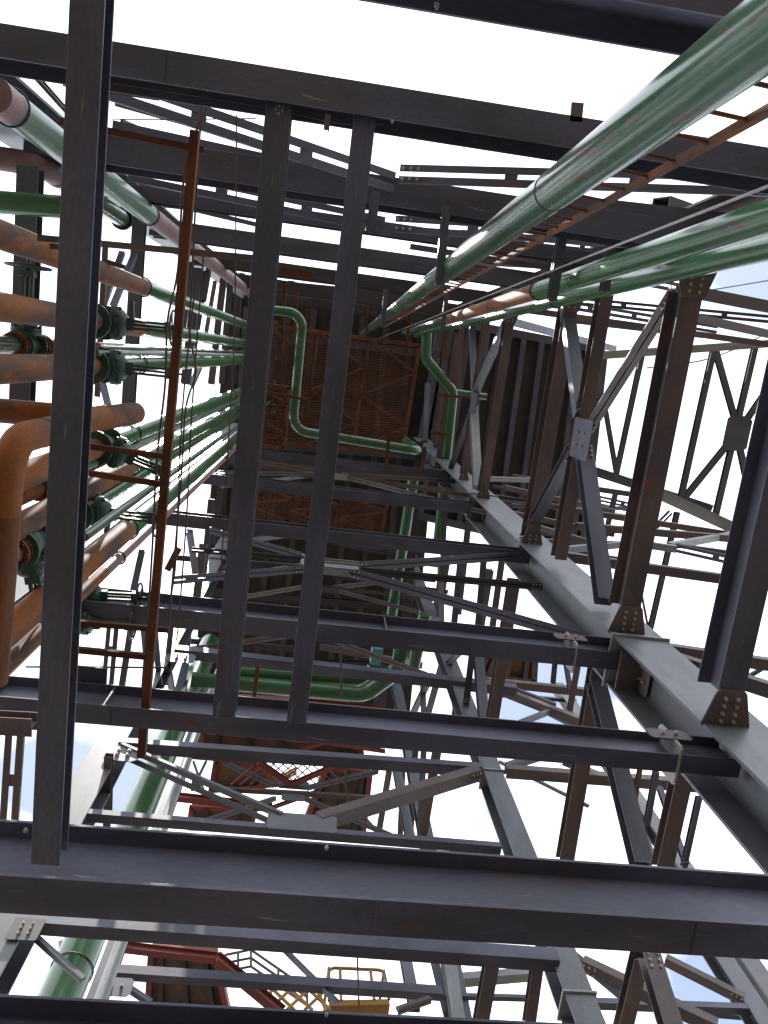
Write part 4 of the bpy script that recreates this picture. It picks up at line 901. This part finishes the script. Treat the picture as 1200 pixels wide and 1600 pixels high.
many('thin dusty diagonal in the crowded bracing behind the middle bars', 'thin dusty diagonals behind the middle bars', [
    (345, 700, 700, 748, ('y', 3.2), 'C', 6, 'brown'), (520, 748, 720, 766, ('y', 3.3), 'C', 5, 'steel'), (350, 725, 520, 750, ('y', 3.2), 'C', 5, 'dark'),
    (345, 760, 500, 742, ('y', 3.3), 'C', 5, 'brown'), (540, 730, 700, 742, ('y', 3.2), 'C', 5, 'brown'), (345, 850, 480, 832, ('y', 7.0), 'C', 7, 'steel'),
    (520, 848, 650, 872, ('y', 7.0), 'C', 7, 'dark'), (350, 905, 470, 882, ('y', 7.0), 'C', 6, 'brown'), (520, 900, 700, 925, ('y', 7.0), 'C', 6, 'dark'),
    (380, 950, 620, 975, ('y', 7.0), 'C', 6, 'brown'), (290, 1000, 470, 1015, ('y', 11.3), 'C', 9, 'dark'), (500, 1010, 660, 1040, ('y', 11.3), 'C', 9, 'brown'),
    (380, 855, 560, 870, ('y', 11.3), 'C', 6, 'brown'), (360, 975, 520, 960, ('y', 11.3), 'C', 6, 'steel'), (540, 868, 700, 885, ('y', 11.3), 'C', 6, 'dark')])
many('narrow upright strut in the dim thicket beyond the middle girders', 'narrow upright struts beyond the girders', [
    (640, 900, 628, 1060, ('x', 3.4), 'C', 8, 'dark'), (655, 1120, 648, 1185, ('x', 3.6), 'C', 9, 'blue'), (688, 880, 690, 1010, ('x', 4.0), 'C', 9, 'brown'),
    (712, 1100, 704, 1170, ('x', 4.0), 'C', 8, 'dark'), (720, 870, 708, 990, ('x', 3.8), 'C', 9, 'steel'), (698, 750, 690, 905, ('x', 3.8), 'C', 7, 'dark'),
    (735, 790, 716, 960, ('x', 4.1), 'C', 9, 'brown'), (758, 850, 745, 1000, ('x', 4.2), 'C', 9, 'dark'), (785, 870, 768, 990, ('x', 4.2), 'C', 9, 'brown'),
    (630, 1190, 625, 1310, ('x', 4.0), 'C', 8, 'brown'), (648, 1200, 640, 1310, ('x', 4.2), 'C', 10, 'dark'), (600, 1040, 596, 1110, ('x', 3.0), 'C', 12, 'dark'), (612, 1045, 628, 1115, ('x', 3.0), 'C', 14, 'blue')], 'strut', 'strut')
many('narrow strut standing between the green pipes and the left middle bar', 'narrow struts beyond the left pipes', [
    (300, 410, 286, 520, ('x', -2.9), 'C', 7, 'steel'), (322, 425, 300, 560, ('x', -2.9), 'C', 9, 'dark'), (336, 440, 322, 520, ('x', -2.9), 'C', 6, 'brown'),
    (360, 440, 346, 600, ('x', -2.9), 'I', 9, 'blue'), (372, 470, 365, 600, ('x', -2.9), 'C', 7, 'dark'), (318, 560, 300, 600, ('x', -2.9), 'C', 8, 'steel'),
    (330, 780, 318, 900, ('x', -2.9), 'C', 9, 'steel'), (345, 760, 330, 850, ('x', -2.9), 'C', 8, 'dark'), (296, 830, 306, 900, ('x', -2.9), 'C', 9, 'blue'),
    (270, 955, 258, 1070, ('x', -2.9), 'C', 8, 'steel'), (208, 960, 190, 1075, ('x', -2.9), 'C', 9, 'steel'), (240, 960, 250, 1075, ('x', -2.9), 'C', 8, 'blue'), (300, 940, 285, 1080, ('x', -3.0), 'C', 9, 'steel')], 'strut', 'strut')
many('slim level member in the crowded bracing between the two pipe groups', 'slim level members between the pipe groups', [
    (720, 365, 1040, 400, ('y', -1.9), 'H2', 12, 'steel'), (640, 385, 900, 425, ('y', -1.8), 'C', 8, 'steel'), (740, 410, 900, 418, ('y', -1.9), 'C', 8, 'brown'),
    (830, 372, 1030, 345, ('y', -2.0), 'C', 9, 'brown'), (900, 420, 1060, 432, ('y', -1.9), 'C', 10, 'dark'), (560, 395, 700, 425, ('y', -1.8), 'C', 8, 'steel'),
    (570, 440, 720, 455, ('y', -1.7), 'H2', 7, 'brown'), (430, 430, 600, 452, ('y', -1.7), 'H2', 7, 'dark'), (880, 500, 1100, 525, ('y', -1.75), 'C', 7, 'steel')])
many('slim level member in front of the sun-bright sky at the upper left', 'slim level members by the bright sky', [
    (180, 160, 400, 222, ('y', -1.9), 'C', 9, 'steel'), (200, 285, 420, 322, ('y', -2.0), 'C', 9, 'steel'), (210, 315, 400, 335, ('y', -2.0), 'C', 8, 'dark'),
    (225, 318, 410, 318, ('y', -2.1), 'H2', 9, 'steel'), (190, 190, 330, 250, ('y', -2.2), 'C', 7, 'brown')])
many('slim strut against the bright sky beyond the lower right girders', 'slim struts at the lower right', [
    (1000, 1200, 985, 1290, ('x', 8), 'C', 7, 'brown'), (960, 1195, 1020, 1340, ('y', 11.3), 'C', 9, 'dark'), (800, 1085, 930, 1150, ('y', 11.3), 'C', 8, 'steel'),
    (770, 1085, 900, 1095, ('y', 11.3), 'C', 6, 'steel'), (880, 1480, 990, 1570, ('y', 11.3), 'C', 12, 'dark'), (1060, 1580, 1180, 1590, ('y', 11.3), 'C', 8, 'steel'), (780, 1190, 920, 1260, ('y', 14), 'C', 5, 'steel')], 'strut', 'strut')
# rusty bracket and plate at left end of the second girder
o = M('rusty box bracket at the left edge under the dark girder', -20, 1128, 54, 1132, Z(5.2), kind='I', px=30, mt='brown', name='bracket', cat='bracket')
member('square dark plate standing on the second girder', Vector((-1.75, 2.79, 5.86 + EYE)), Vector((-1.50, 2.79, 5.86 + EYE)), 'B', .28, .02, 'steel', 'stub_plate', 'plate')
